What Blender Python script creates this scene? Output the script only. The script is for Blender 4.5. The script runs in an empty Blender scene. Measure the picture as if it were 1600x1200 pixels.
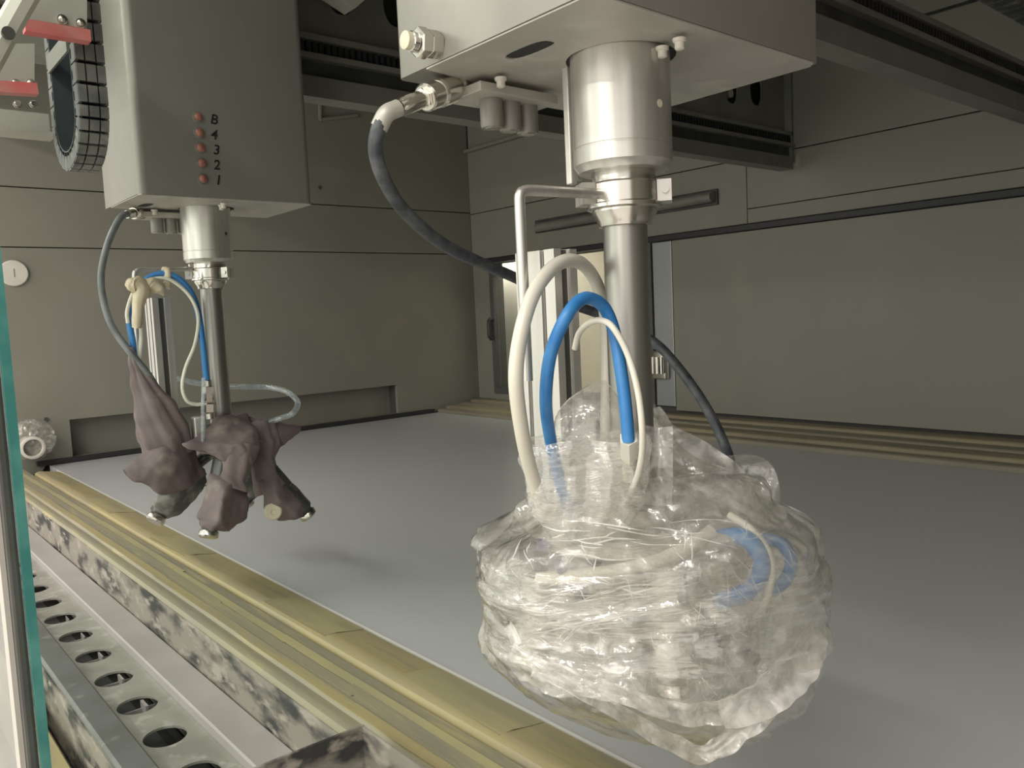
import bpy, bmesh, math, random
from mathutils import Vector, Matrix, noise
random.seed(7)
R = math.radians
# ------------------------------------------------------------------ camera
F_PX = 1267.18
EYE = Vector((0, 0, 1.40))
MW = Matrix(((0.7592701852, -0.0899310485, 0.6445317621),
             (-0.6491239192, -0.0341412942, 0.7599161201),
             (-0.0463349049, -0.9953626367, -0.0842988615)))
scn = bpy.context.scene
C = scn.collection
cam = bpy.data.cameras.new('camera'); cam_o = bpy.data.objects.new('camera', cam); C.objects.link(cam_o)
cam.sensor_width = 36; cam.lens = 36 * F_PX / 1600; cam.clip_start = 0.02; cam.clip_end = 200
rt, dn, fw = MW.col[0], MW.col[1], MW.col[2]
m4 = Matrix.Identity(4)
for i in range(3):
    m4[i][0] = rt[i]; m4[i][1] = -dn[i]; m4[i][2] = -fw[i]; m4[i][3] = EYE[i]
cam_o.matrix_world = m4
scn.camera = cam_o
# ------------------------------------------------------------------ world, light, exposure
w = bpy.data.worlds.new('hall_daylight'); scn.world = w; w.use_nodes = True
bg = w.node_tree.nodes['Background']
bg.inputs[0].default_value = (1.0, 0.95, 0.87, 1); bg.inputs[1].default_value = .85
def area(name, loc, rot, sx, sy, power, col=(1, .945, .865)):
    l = bpy.data.lights.new(name, 'AREA'); l.shape = 'RECTANGLE'; l.size = sx; l.size_y = sy
    l.energy = power; l.color = col
    o = bpy.data.objects.new(name, l); C.objects.link(o); o.location = loc; o.rotation_euler = rot
    return o
# tall hall windows on the open side of the booth
area('hall_window_light', (-2.6, 1.7, 1.75), (0, R(-90 + 4), 0), 1.3, 4.5, 24)
# unseen strip lights added outside the booth for film glints and belt brightness
for tx, ty in ((-.6, .15), (-.6, 2.4), (-2.2, .5), (-2.2, 2.6)):
    area('added_strip_light', (tx, ty, 2.62), (0, R(-12), 0), .035, 1.5, 12)
vs = scn.view_settings
vs.view_transform = 'Standard'; vs.look = 'None'; vs.gamma = 1; vs.use_curve_mapping = False
vs.exposure = 0.55
scn.cycles.transparent_max_bounces = 24

# ------------------------------------------------------------------ helpers
def ray(px, py):
    c = Vector(((px - 800) / F_PX, (py - 600) / F_PX, 1)); return MW @ c
def P(px, py, x=None, y=None, z=None, d=None):
    """world point seen at photo pixel (px,py) that lies in plane x=, y=, z= or at view depth d="""
    r = ray(px, py)
    if x is not None: t = x / r.x
    elif y is not None: t = y / r.y
    elif z is not None: t = (z - EYE.z) / r.z
    else: t = d
    return EYE + r * t
def new(): return bmesh.new()
def obj(name, bm, mat, parent=None, smooth=False, angle=35, label=None):
    me = bpy.data.meshes.new(name)
    bmesh.ops.recalc_face_normals(bm, faces=bm.faces)
    bm.to_mesh(me); bm.free()
    o = bpy.data.objects.new(name, me); C.objects.link(o)
    if mat: me.materials.append(mat)
    if smooth:
        me.shade_smooth()
        if angle is not None: me.set_sharp_from_angle(angle=R(angle))
    if parent: o.parent = parent; 
    if label: o['label'] = label
    return o
def thing(name, label, cat, group=None, loc=(0, 0, 0)):
    o = bpy.data.objects.new(name, None); C.objects.link(o); o.empty_display_size = .05
    o.location = loc
    o['label'] = label; o['category'] = cat
    if group: o['group'] = group
    return o
def tag(o, label, cat, group=None):
    o['label'] = label; o['category'] = cat
    if group: o['group'] = group
    return o
def struct(o): o['kind'] = 'structure'; return o
def box(bm, a, b, bev=0, seg=2):
    lo = [min(a[i], b[i]) for i in range(3)]; hi = [max(a[i], b[i]) for i in range(3)]
    r = bmesh.ops.create_cube(bm, size=1)
    vs_ = r['verts']
    for v in vs_:
        v.co = Vector([(lo[i] + hi[i]) / 2 + v.co[i] * (hi[i] - lo[i]) for i in range(3)])
    if bev:
        es = list({e for v in vs_ for e in v.link_edges})
        bmesh.ops.bevel(bm, geom=es, offset=bev, segments=seg, affect='EDGES', profile=.5)
def frame_to(d):
    d = Vector(d).normalized()
    u = d.orthogonal().normalized(); return u, d.cross(u), d
def cyl(bm, p0, p1, r0, r1=None, seg=20, caps=True):
    p0, p1 = Vector(p0), Vector(p1); r1 = r0 if r1 is None else r1
    u, v, d = frame_to(p1 - p0)
    A = []; B = []
    for i in range(seg):
        a = 2 * math.pi * i / seg; e = u * math.cos(a) + v * math.sin(a)
        A.append(bm.verts.new(p0 + e * r0)); B.append(bm.verts.new(p1 + e * r1))
    for i in range(seg):
        j = (i + 1) % seg; bm.faces.new((A[i], A[j], B[j], B[i]))
    if caps: bm.faces.new(A); bm.faces.new(B[::-1])
def lathe(bm, p, axis, prof, seg=40):
    """prof: (distance along axis, radius)"""
    p = Vector(p); u, v, d = frame_to(axis); rings = []
    for t, r in prof:
        rings.append([bm.verts.new(p + d * t + (u * math.cos(2 * math.pi * i / seg) + v * math.sin(2 * math.pi * i / seg)) * max(r, 1e-5)) for i in range(seg)])
    for a, b in zip(rings, rings[1:]):
        for i in range(seg):
            j = (i + 1) % seg; bm.faces.new((a[i], a[j], b[j], b[i]))
    bm.faces.new(rings[0]); bm.faces.new(rings[-1][::-1])
def spline(pts, n=8):
    pts = [Vector(p) for p in pts]; q = [pts[0] * 2 - pts[1]] + pts + [pts[-1] * 2 - pts[-2]]; out = []
    for i in range(1, len(q) - 2):
        a, b, c, d = q[i - 1:i + 3]
        for k in range(n):
            t = k / n
            out.append(.5 * ((2 * b) + (c - a) * t + (2 * a - 5 * b + 4 * c - d) * t * t + (3 * b - a - 3 * c + d) * t ** 3))
    out.append(pts[-1]); return out
def tube(bm, pts, r, seg=12, n=8, smooth=True):
    pts = spline(pts, n) if smooth else [Vector(p) for p in pts]
    u = None; rings = []
    for i, p in enumerate(pts):
        t = (pts[min(i + 1, len(pts) - 1)] - pts[max(i - 1, 0)]).normalized()
        if u is None: u = t.orthogonal().normalized()
        else: u = (u - t * u.dot(t)).normalized()
        v = t.cross(u)
        rr = r(i / (len(pts) - 1)) if callable(r) else r
        rings.append([bm.verts.new(p + (u * math.cos(2 * math.pi * k / seg) + v * math.sin(2 * math.pi * k / seg)) * rr) for k in range(seg)])
    for a, b in zip(rings, rings[1:]):
        for i in range(seg):
            j = (i + 1) % seg; bm.faces.new((a[i], a[j], b[j], b[i]))
    bm.faces.new(rings[0]); bm.faces.new(rings[-1][::-1])
def extrude(bm, prof, y0, y1, n=1, wob=0):
    """cross-section (x,z) swept along Y"""
    rows = []
    for k in range(n + 1):
        y = y0 + (y1 - y0) * k / n
        rows.append([bm.verts.new((x + (noise.noise((x * 9, y * 2.2, 1)) * wob if wob else 0), y, z + (noise.noise((x * 30, y * 3.1, 5)) * wob * .5 if wob else 0))) for x, z in prof])
    L = len(prof)
    for a, b in zip(rows, rows[1:]):
        for i in range(L):
            j = (i + 1) % L; bm.faces.new((a[i], a[j], b[j], b[i]))
    bm.faces.new(rows[0]); bm.faces.new(rows[-1][::-1])
def plate(bm, outer, holes, th, o, u, v):
    """flat plate with holes, 2-D loops in axes u,v from origin o, thickness th along u x v"""
    o, u, v = Vector(o), Vector(u), Vector(v); nrm = u.cross(v).normalized()
    edges = []; before = set(bm.faces)
    for lp in [outer] + holes:
        vs_ = [bm.verts.new(o + u * a + v * b) for a, b in lp]
        for i in range(len(vs_)): edges.append(bm.edges.new((vs_[i], vs_[(i + 1) % len(vs_)])))
    bmesh.ops.triangle_fill(bm, edges=edges, use_beauty=True, use_dissolve=False)
    fs = [f_ for f_ in bm.faces if f_ not in before]
    r = bmesh.ops.extrude_face_region(bm, geom=fs)
    bmesh.ops.translate(bm, verts=[g for g in r['geom'] if isinstance(g, bmesh.types.BMVert)], vec=nrm * th)
def oval(cx, cy, a, b, n=20, sq=2):
    out = []
    for i in range(n):
        t = 2 * math.pi * i / n; c, s = math.cos(t), math.sin(t)
        out.append((cx + a * math.copysign(abs(c) ** (2 / sq), c), cy + b * math.copysign(abs(s) ** (2 / sq), s)))
    return out
def rect(a0, b0, a1, b1): return [(a0, b0), (a1, b0), (a1, b1), (a0, b1)]
# ------------------------------------------------------------------ materials
def mat(name, col, rough=.5, metal=0, spec=.5, noise_col=None, nscale=8, nlo=.4, nhi=.65, stretch=(1, 1, 1), bump=0, bscale=60, second=None, detail=5, rvar=0):
    m = bpy.data.materials.new(name); m.use_nodes = True
    nt = m.node_tree; N = nt.nodes; L = nt.links; b = N['Principled BSDF']
    b.inputs['Base Color'].default_value = (*col, 1); b.inputs['Roughness'].default_value = rough
    b.inputs['Metallic'].default_value = metal; b.inputs['Specular IOR Level'].default_value = spec
    if noise_col or bump or rvar:
        tc = N.new('ShaderNodeTexCoord'); mp = N.new('ShaderNodeMapping'); L.new(tc.outputs['Object'], mp.inputs[0])
        mp.inputs['Scale'].default_value = stretch
    if noise_col:
        cur = None
        for k, (c2, sc, lo, hi) in enumerate([(noise_col, nscale, nlo, nhi)] + ([second] if second else [])):
            nz = N.new('ShaderNodeTexNoise'); nz.inputs['Scale'].default_value = sc; nz.inputs['Detail'].default_value = detail
            L.new(mp.outputs[0], nz.inputs['Vector'])
            mr = N.new('ShaderNodeMapRange'); mr.inputs[1].default_value = lo; mr.inputs[2].default_value = hi
            L.new(nz.outputs[0], mr.inputs[0])
            mx = N.new('ShaderNodeMix'); mx.data_type = 'RGBA'; L.new(mr.outputs[0], mx.inputs[0])
            if cur is None: mx.inputs[6].default_value = (*col, 1)
            else: L.new(cur, mx.inputs[6])
            mx.inputs[7].default_value = (*c2, 1); cur = mx.outputs[2]
        L.new(cur, b.inputs['Base Color'])
    if rvar:
        nz = N.new('ShaderNodeTexNoise'); nz.inputs['Scale'].default_value = 6; nz.inputs['Detail'].default_value = 5
        L.new(mp.outputs[0], nz.inputs['Vector'])
        mr = N.new('ShaderNodeMapRange'); mr.inputs[3].default_value = rough - rvar; mr.inputs[4].default_value = rough + rvar
        mr.inputs[1].default_value = .3; mr.inputs[2].default_value = .7
        L.new(nz.outputs[0], mr.inputs[0]); L.new(mr.outputs[0], b.inputs['Roughness'])
    if bump:
        nb = N.new('ShaderNodeTexNoise'); nb.inputs['Scale'].default_value = bscale; nb.inputs['Detail'].default_value = 4
        L.new(mp.outputs[0], nb.inputs['Vector'])
        bp = N.new('ShaderNodeBump'); bp.inputs['Strength'].default_value = bump; bp.inputs['Distance'].default_value = .002
        L.new(nb.outputs[0], bp.inputs['Height']); L.new(bp.outputs[0], b.inputs['Normal'])
    return m
M = {}
M['wall'] = mat('painted_panel', (.255, .25, .212), .5, noise_col=(.235, .23, .19), nscale=1.5, second=((.28, .265, .215), 4, .55, .8))
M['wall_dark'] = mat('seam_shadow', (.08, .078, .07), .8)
M['ceil'] = mat('ceiling_paint', (.20, .195, .165), .7, noise_col=(.18, .175, .145), nscale=3)
M['belt'] = mat('belt_rubber', (.56, .565, .575), .32, noise_col=(.535, .545, .555), nscale=2, detail=2, nlo=.3, nhi=.7, spec=.45)
M['belt_edge'] = mat('belt_edge', (.85, .83, .79), .5)
M['tape'] = mat('yellow_tape', (.46, .39, .205), .42, noise_col=(.37, .325, .215), nscale=5, nlo=.45, nhi=.7, stretch=(6, .6, 1), second=((.34, .30, .23), 9, .56, .78), bump=.25, bscale=25)
M['tape_grey'] = mat('tape_oversprayed', (.36, .325, .215), .45, noise_col=(.30, .28, .215), nscale=4, stretch=(8, .7, 1), second=((.50, .43, .22), 6, .58, .75), bump=.2, bscale=30)
M['tape_lip'] = mat('tape_edge_bright', (.50, .445, .245), .4, noise_col=(.41, .365, .23), nscale=6, stretch=(5, .7, 1))
M['rail_far'] = mat('dirty_far_tape', (.24, .22, .165), .5, noise_col=(.31, .285, .21), nscale=4, stretch=(8, .7, 1), bump=.3, bscale=30)
M['rail_tan'] = mat('tan_far_tape', (.33, .28, .18), .5, noise_col=(.25, .215, .15), nscale=4, stretch=(8, .7, 1), bump=.3, bscale=30)
M['stained'] = mat('stained_steel', (.30, .275, .235), .6, metal=.1, noise_col=(.055, .055, .055), nscale=16, nlo=.46, nhi=.62, stretch=(1, .55, 1.6), second=((.42, .38, .33), 30, .54, .66), bump=.5, detail=9, bscale=40)
M['channel'] = mat('channel_steel', (.44, .41, .40), .5, metal=.1, noise_col=(.405, .375, .365), nscale=7, second=((.47, .44, .43), 22, .6, .8), bump=.15)
M['channel_web'] = mat('channel_web_steel', (.42, .41, .37), .5, metal=.2, noise_col=(.33, .32, .285), nscale=14, second=((.54, .53, .49), 35, .56, .7), bump=.3)
M['channel_dark'] = mat('channel_front', (.235, .235, .23), .5, metal=.3, noise_col=(.19, .19, .18), nscale=9, second=((.36, .35, .33), 30, .6, .75))
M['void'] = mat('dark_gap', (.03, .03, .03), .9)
M['box'] = mat('robot_cover_metal', (.265, .252, .225), .42, metal=.25, noise_col=(.235, .225, .20), nscale=3, second=((.285, .27, .24), 9, .55, .75), rvar=.08)
M['box_bottom'] = mat('robot_bottom_metal', (.50, .475, .43), .5, metal=.2, noise_col=(.43, .41, .37), nscale=11, second=((.57, .545, .50), 17, .56, .7))
M['steel'] = mat('brushed_steel', (.66, .64, .60), .36, metal=.75, noise_col=(.54, .52, .49), nscale=5, stretch=(14, 14, .7), rvar=.06)
M['steel_pole'] = mat('pole_steel', (.40, .39, .365), .36, metal=.9, noise_col=(.32, .31, .29), nscale=3, stretch=(8, 8, .8), rvar=.08)
M['steel_shiny'] = mat('fitting_steel', (.70, .67, .62), .2, metal=1, rvar=.08)
M['alu'] = mat('aluminium_profile', (.66, .64, .60), .38, metal=.6, noise_col=(.58, .56, .53), nscale=4, stretch=(20, 20, .5))
M['groove'] = mat('groove_shadow', (.10, .10, .095), .6, metal=.4)
M['plate'] = mat('plate_metal', (.55, .53, .48), .45, metal=.3, noise_col=(.46, .45, .40), nscale=6)
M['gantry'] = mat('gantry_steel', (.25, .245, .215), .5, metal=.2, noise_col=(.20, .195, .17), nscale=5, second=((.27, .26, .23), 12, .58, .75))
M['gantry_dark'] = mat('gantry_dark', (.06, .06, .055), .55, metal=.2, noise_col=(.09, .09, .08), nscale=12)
M['black'] = mat('black_rubber', (.028, .028, .03), .5)
M['chain'] = mat('chain_plastic', (.105, .108, .105), .45, noise_col=(.30, .29, .27), nscale=20, nlo=.52, nhi=.7)
M['chain_pad'] = mat('chain_link_dusty', (.20, .197, .185), .45, noise_col=(.10, .10, .097), nscale=24, nlo=.42, nhi=.62, second=((.34, .33, .30), 30, .6, .75))
M['darkglass'] = mat('dark_liner', (.05, .06, .065), .4)
M['red'] = mat('red_bumper', (.62, .13, .13), .4, noise_col=(.55, .22, .20), nscale=20)
M['white'] = mat('white_paint', (.72, .69, .62), .5, noise_col=(.62, .59, .52), nscale=8)
M['bluehose'] = mat('blue_hose', (.03, .18, .48), .38, noise_col=(.05, .23, .53), nscale=30)
M['whitehose'] = mat('white_hose', (.72, .70, .62), .35, noise_col=(.66, .63, .54), nscale=8)
M['blackhose'] = mat('dark_hose', (.045, .05, .062), .42, noise_col=(.10, .105, .115), nscale=60, bump=.4, bscale=200)
M['greyhose'] = mat('grey_hose', (.12, .13, .14), .4, noise_col=(.20, .205, .21), nscale=30)
M['cloth'] = mat('mauve_fabric', (.165, .127, .128), .75, noise_col=(.215, .17, .165), nscale=9, second=((.34, .285, .255), 16, .58, .74), bump=.25, bscale=120)
M['cloth_dark'] = mat('stained_fabric', (.10, .102, .102), .7, noise_col=(.30, .295, .27), nscale=16, nlo=.44, nhi=.62, second=((.42, .40, .34), 26, .6, .75))
M['latex'] = mat('latex_rag', (.66, .57, .42), .5, noise_col=(.58, .49, .36), nscale=20)
M['gun'] = mat('gun_metal', (.10, .10, .10), .4, metal=.5)
M['led'] = mat('indicator_lens', (.40, .16, .125), .25, noise_col=(.30, .12, .10), nscale=80)
M['ink'] = mat('black_marker', (.012, .012, .012), .6)
M['floor'] = mat('hall_floor', (.78, .76, .72), .5, noise_col=(.72, .70, .66), nscale=2)
M['beige'] = mat('beige_cabinet', (.68, .62, .54), .55, noise_col=(.62, .57, .49), nscale=3)
M['valve'] = mat('valve_violet', (.16, .14, .30), .4)
M['putty'] = mat('putty', (.70, .64, .50), .6)
M['frame'] = mat('window_frame', (.10, .10, .095), .5)
M['zinc'] = mat('zinc_strip', (.42, .44, .45), .35, metal=.6)

def schlick(N, L, nrm=None):
    lw = N.new('ShaderNodeLayerWeight'); lw.inputs[0].default_value = .5
    if nrm: L.new(nrm, lw.inputs['Normal'])
    pw = N.new('ShaderNodeMath'); pw.operation = 'POWER'; pw.inputs[1].default_value = 5; L.new(lw.outputs['Facing'], pw.inputs[0])
    ma = N.new('ShaderNodeMath'); ma.operation = 'MULTIPLY_ADD'; ma.inputs[1].default_value = .94; ma.inputs[2].default_value = .06; L.new(pw.outputs[0], ma.inputs[0])
    return ma.outputs[0]
def film_mat(name, fac, tint=(.86, .84, .79), rough=.10, bump=.5, bscale=70, spec=1.0, stretch=(1, 1, 1)):
    m = bpy.data.materials.new(name); m.use_nodes = True; nt = m.node_tree; N = nt.nodes; L = nt.links
    N.clear(); out = N.new('ShaderNodeOutputMaterial')
    tc = N.new('ShaderNodeTexCoord'); mp = N.new('ShaderNodeMapping'); mp.inputs['Scale'].default_value = stretch
    L.new(tc.outputs['Object'], mp.inputs[0])
    n1 = N.new('ShaderNodeTexNoise'); n1.inputs['Scale'].default_value = bscale; n1.inputs['Detail'].default_value = 3; n1.inputs['Distortion'].default_value = 1.2
    L.new(mp.outputs[0], n1.inputs['Vector'])
    s = N.new('ShaderNodeMath'); s.operation = 'SUBTRACT'; s.inputs[1].default_value = .5; L.new(n1.outputs[0], s.inputs[0])
    ab = N.new('ShaderNodeMath'); ab.operation = 'ABSOLUTE'; L.new(s.outputs[0], ab.inputs[0])
    bp = N.new('ShaderNodeBump'); bp.inputs['Strength'].default_value = bump; bp.inputs['Distance'].default_value = .004
    L.new(ab.outputs[0], bp.inputs['Height'])
    tr = N.new('ShaderNodeBsdfTransparent'); tr.inputs[0].default_value = (.97, .965, .95, 1)
    df = N.new('ShaderNodeBsdfDiffuse'); df.inputs[0].default_value = (*tint, 1); L.new(bp.outputs[0], df.inputs['Normal'])
    tl = N.new('ShaderNodeBsdfTranslucent'); tl.inputs[0].default_value = (*tint, 1)
    mm = N.new('ShaderNodeMixShader'); mm.inputs[0].default_value = .45; L.new(df.outputs[0], mm.inputs[1]); L.new(tl.outputs[0], mm.inputs[2])
    # milky haze varies where the film is doubled or stretched
    n2 = N.new('ShaderNodeTexNoise'); n2.inputs['Scale'].default_value = 48; n2.inputs['Detail'].default_value = 6; n2.inputs['Distortion'].default_value = 1
    L.new(mp.outputs[0], n2.inputs['Vector'])
    mr = N.new('ShaderNodeMapRange'); mr.inputs[1].default_value = .38; mr.inputs[2].default_value = .68
    mr.inputs[3].default_value = fac * .5; mr.inputs[4].default_value = min(1, fac * 1.6); L.new(n2.outputs[0], mr.inputs[0])
    m1 = N.new('ShaderNodeMixShader'); L.new(mr.outputs[0], m1.inputs[0]); L.new(tr.outputs[0], m1.inputs[1]); L.new(mm.outputs[0], m1.inputs[2])
    gl = N.new('ShaderNodeBsdfGlossy'); gl.inputs['Roughness'].default_value = rough; gl.inputs[0].default_value = (1, 1, 1, 1); L.new(bp.outputs[0], gl.inputs['Normal'])
    fr = schlick(N, L, bp.outputs[0])
    mu = N.new('ShaderNodeMath'); mu.operation = 'MULTIPLY'; mu.use_clamp = True; mu.inputs[1].default_value = spec; L.new(fr, mu.inputs[0])
    m2 = N.new('ShaderNodeMixShader'); L.new(mu.outputs[0], m2.inputs[0]); L.new(m1.outputs[0], m2.inputs[1]); L.new(gl.outputs[0], m2.inputs[2])
    L.new(m2.outputs[0], out.inputs[0]); return m
M['film'] = film_mat('clear_film', .22, tint=(.95, .93, .89), spec=1.8, rough=.06, bump=.35)
M['film_streak'] = film_mat('stretched_film', .16, tint=(.95, .93, .89), spec=2.2, rough=.06, bscale=16, stretch=(1, 1, 7), bump=.7)
M['film_thick'] = film_mat('folded_film', .55, tint=(.95, .93, .9), bump=.2, spec=1.4, rough=.07)
def glass_mat(name, col, rough=0, fac=None):
    m = bpy.data.materials.new(name); m.use_nodes = True; nt = m.node_tree; N = nt.nodes; L = nt.links
    N.clear(); out = N.new('ShaderNodeOutputMaterial')
    tr = N.new('ShaderNodeBsdfTransparent'); tr.inputs[0].default_value = (*col, 1)
    gl = N.new('ShaderNodeBsdfGlossy'); gl.inputs['Roughness'].default_value = rough
    fr = schlick(N, L)
    mx = N.new('ShaderNodeMixShader'); L.new(fr, mx.inputs[0]); L.new(tr.outputs[0], mx.inputs[1]); L.new(gl.outputs[0], mx.inputs[2])
    L.new(mx.outputs[0], out.inputs[0]); return m
M['glass'] = glass_mat('pane_glass', (.90, .94, .92))
M['film_collar'] = film_mat('doubled_film', .34, tint=(.95, .93, .89), spec=2.2, rough=.06, bscale=24, stretch=(1, 1, 4), bump=.6)
M['film_hem'] = film_mat('folded_hem', .8, tint=(.95, .93, .91), spec=1.4, rough=.08, bump=.25)
M['film_clear'] = film_mat('taut_clear_film', .10, tint=(.95, .93, .89), spec=1.8, rough=.05, bump=.3)
M['cleartube'] = film_mat('clear_tubing', .30, tint=(.62, .72, .80), rough=.08, bump=.1, spec=1.2)
M['glass_edge'] = mat('ground_glass_edge', (.05, .21, .19), .22, noise_col=(.10, .30, .27), nscale=30)
# ------------------------------------------------------------------ the setting
XW, YW, ZB, YN = 3.08, 3.95, .85, -.8      # right wall, far wall, belt top, near wall
bm = new(); box(bm, (-9, -9, -.1), (9, 12, 0)); f_ = struct(obj('floor', bm, M['floor']))
bm = new(); box(bm, (.1, YN, 2.80), (XW + .6, YW + .1, 2.9)); struct(obj('ceiling', bm, M['ceil']))
# far wall: backing with proud panels
bm = new()
plate(bm, rect(.1, .7, XW + .1, 2.8), [rect(.803, .853, 2.487, 1.035)], .06, (0, YW + .085, 0), (1, 0, 0), (0, 0, 1))
wall_back = struct(obj('wall_back', bm, M['wall_dark']))
for z0, z1 in ((1.783, 2.028), (2.033, 2.80)):
    bm = new(); box(bm, (.1, YW, z0), (XW, YW + .022, z1), .002); obj('panel', bm, M['wall'], wall_back)
bm = new()
plate(bm, [(.1, .70), (.66, .80), (.70, .852), (XW, .852), (XW, 1.778), (.1, 1.778)],
      [rect(.803, .872, 2.487, 1.035)], .022, (0, YW + .022, 0), (1, 0, 0), (0, 0, 1))
obj('panel', bm, M['wall'], wall_back)
bm = new(); box(bm, (.79, YW + .09, .78), (2.5, YW + .10, 1.06)); obj('inlet_flap', bm, M['wall'], wall_back)
bm = new(); box(bm, (.66, YW - .025, .852), (2.72, YW - .002, .872)); obj('base_gap_shade', bm, M['black'], wall_back)  # black strip painted in as the shade of the gap below the wall
for i, (a, b) in enumerate((((2.105, 2.47), (2.11, 2.55)), ((2.105, 2.47), (2.33, 2.52)))):
    bm = new(); cyl(bm, (a[0], YW - .012, a[1]), (b[0], YW - .012, b[1]), .010, seg=6); obj('fold_strip', bm, M['wall'], wall_back)
for q in (P(499, 293, y=YW), P(72, 655, y=YW)):
    bm = new(); cyl(bm, q, q + Vector((0, -.006, 0)), .009, seg=10); obj('rivet', bm, M['wall_dark'], wall_back)
# right wall
bm = new()
plate(bm, rect(YN, .70, YW, 2.8), [rect(2.555, .94, 3.775, 1.712)], .06, (XW + .03, 0, 0), (0, 1, 0), (0, 0, 1))
wall_right = struct(obj('wall_right', bm, M['wall_dark']))
def rp(y0, z0, y1, z1, m='wall', x=0.0, t=.03, name='panel'):
    bm = new(); box(bm, (XW + x, y0, z0), (XW + x + t, y1, z1), .002); return obj(name, bm, M[m], wall_right)
rp(YN, .912, 2.428, 1.714)
rp(3.785, .90, YW, 1.714)
rp(2.555, .895, 3.785, .938)
rp(YN, 1.746, 2.016, 1.806); rp(YN, 1.809, 2.016, 2.018); rp(2.019, 1.746, YW, 2.018)
rp(YN, 2.022, YW, 2.385)
rp(YN, 2.40, YW, 2.80, x=.01, t=.02)
rp(2.0, 2.384, YW, 2.402, x=-.03, t=.06, name='ledge')
rp(2.432, .93, 2.545, 1.714, m='zinc', name='jamb_strip')
bm = new(); box(bm, (XW - .012, YN, 1.716), (XW + .02, YW, 1.744), .004); struct(obj('trim_1', bm, M['black']))
# window in the right wall, with the lit cabinet behind
bm = new(); plate(bm, rect(2.55, .936, 3.79, 1.716), [rect(2.58, .975, 3.755, 1.715)], .035, (XW - .008, 0, 0), (0, 1, 0), (0, 0, 1))
win = struct(obj('window_1', bm, M['frame']))
bm = new(); box(bm, (XW + .012, 2.57, .965), (XW + .017, 3.765, 1.714)); obj('pane', bm, M['glass'], win)
bm = new()
tube(bm, [(XW - .008, 3.755, 1.27), (XW - .05, 3.755, 1.275), (XW - .055, 3.755, 1.32), (XW - .05, 3.755, 1.375), (XW - .008, 3.755, 1.38)], .011, seg=8, n=5)
obj('handle', bm, M['black'], win, True)
bm = new(); box(bm, (XW - .02, 3.735, 1.255), (XW - .008, 3.80, 1.395), .004); obj('handle_plate', bm, M['frame'], win)
bm = new(); box(bm, (XW - .035, 2.46, 1.06), (XW, 2.545, 1.20), .01)
for k in range(3): cyl(bm, (XW - .05, 2.47 + k * .028, 1.09), (XW - .05, 2.47 + k * .028, 1.17), .011, seg=10)
obj('latch', bm, M['steel_shiny'], win, True)
bm = new()
box(bm, (XW + .62, 2.2, .80), (XW + .66, 4.4, 2.0)); box(bm, (XW + .09, 2.2, .86), (XW + .66, 4.4, .90)); box(bm, (XW + .09, 2.2, 1.82), (XW + .66, 4.4, 1.86))
box(bm, (XW + .09, 2.16, .86), (XW + .66, 2.2, 1.86)); box(bm, (XW + .09, 4.4, .86), (XW + .66, 4.44, 1.86))
recess = struct(obj('wall_recess', bm, M['beige']))
bm = new(); box(bm, (XW + .20, 3.72, .90), (XW + .24, 3.96, 1.82), .004); obj('board', bm, M['beige'], recess)
bm = new(); box(bm, (XW + .22, 3.42, .90), (XW + .6, 3.45, 1.82), .004); obj('board', bm, M['beige'], recess)
area('recess_lamp', (XW + .14, 3.25, 1.76), (0, R(-40), 0), .12, 1.9, 7)
# slot bar on the right wall
g = thing('slide_bar', 'steel slide bar lying in a slot high on right wall', 'bar', loc=(XW, 2.18, 1.88))
def loc_child(name, bm, m, root, **k):
    o = obj(name, bm, m, root, **k); o.location = -root.location; return o
bm = new(); box(bm, (XW - .012, 2.16, 1.845), (XW - .001, 3.36, 1.915), .003); loc_child('slot_plate', bm, M['gantry_dark'], g)
bm = new(); cyl(bm, (XW - .032, 2.17, 1.88), (XW - .032, 3.32, 1.872), .024, seg=16); loc_child('rod', bm, M['gantry'], g, smooth=True)
# near wall, left wall over the opening, unseen machine base added to block light from below
bm = new(); box(bm, (.1, YN - .06, .6), (XW + .1, YN, 2.8)); struct(obj('wall_near', bm, M['wall']))
bm = new(); plate(bm, [(YN, .02), (-.58, .02), (-.58, 2.42), (YW, 2.42), (YW, 2.8), (YN, 2.8)], [], .06, (.04, 0, 0), (0, 1, 0), (0, 0, 1)); struct(obj('wall_left', bm, M['wall']))
bm = new(); box(bm, (.24, YN, .02), (XW + .1, YW + .1, .64)); struct(obj('base_light_block', bm, M['wall_dark']))
# ------------------------------------------------------------------ conveyor
conv = thing('conveyor', 'wide grey conveyor belt running through the spray booth', 'conveyor', loc=(1.7, 1.5, .65))
def cc(name, bm, m, **k): return loc_child(name, bm, m, conv, **k)
bm = new(); box(bm, (.705, YN, ZB - .03), (2.74, YW - .03, ZB)); cc('belt', bm, M['belt'])
bm = new(); box(bm, (.699, YN, ZB - .01), (.7046, YW - .2, ZB + .002)); cc('belt_edge', bm, M['belt_edge'])
bm = new(); box(bm, (.50, YN, .64), (2.74, YW, ZB - .032)); cc('bed', bm, M['void'])
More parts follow.
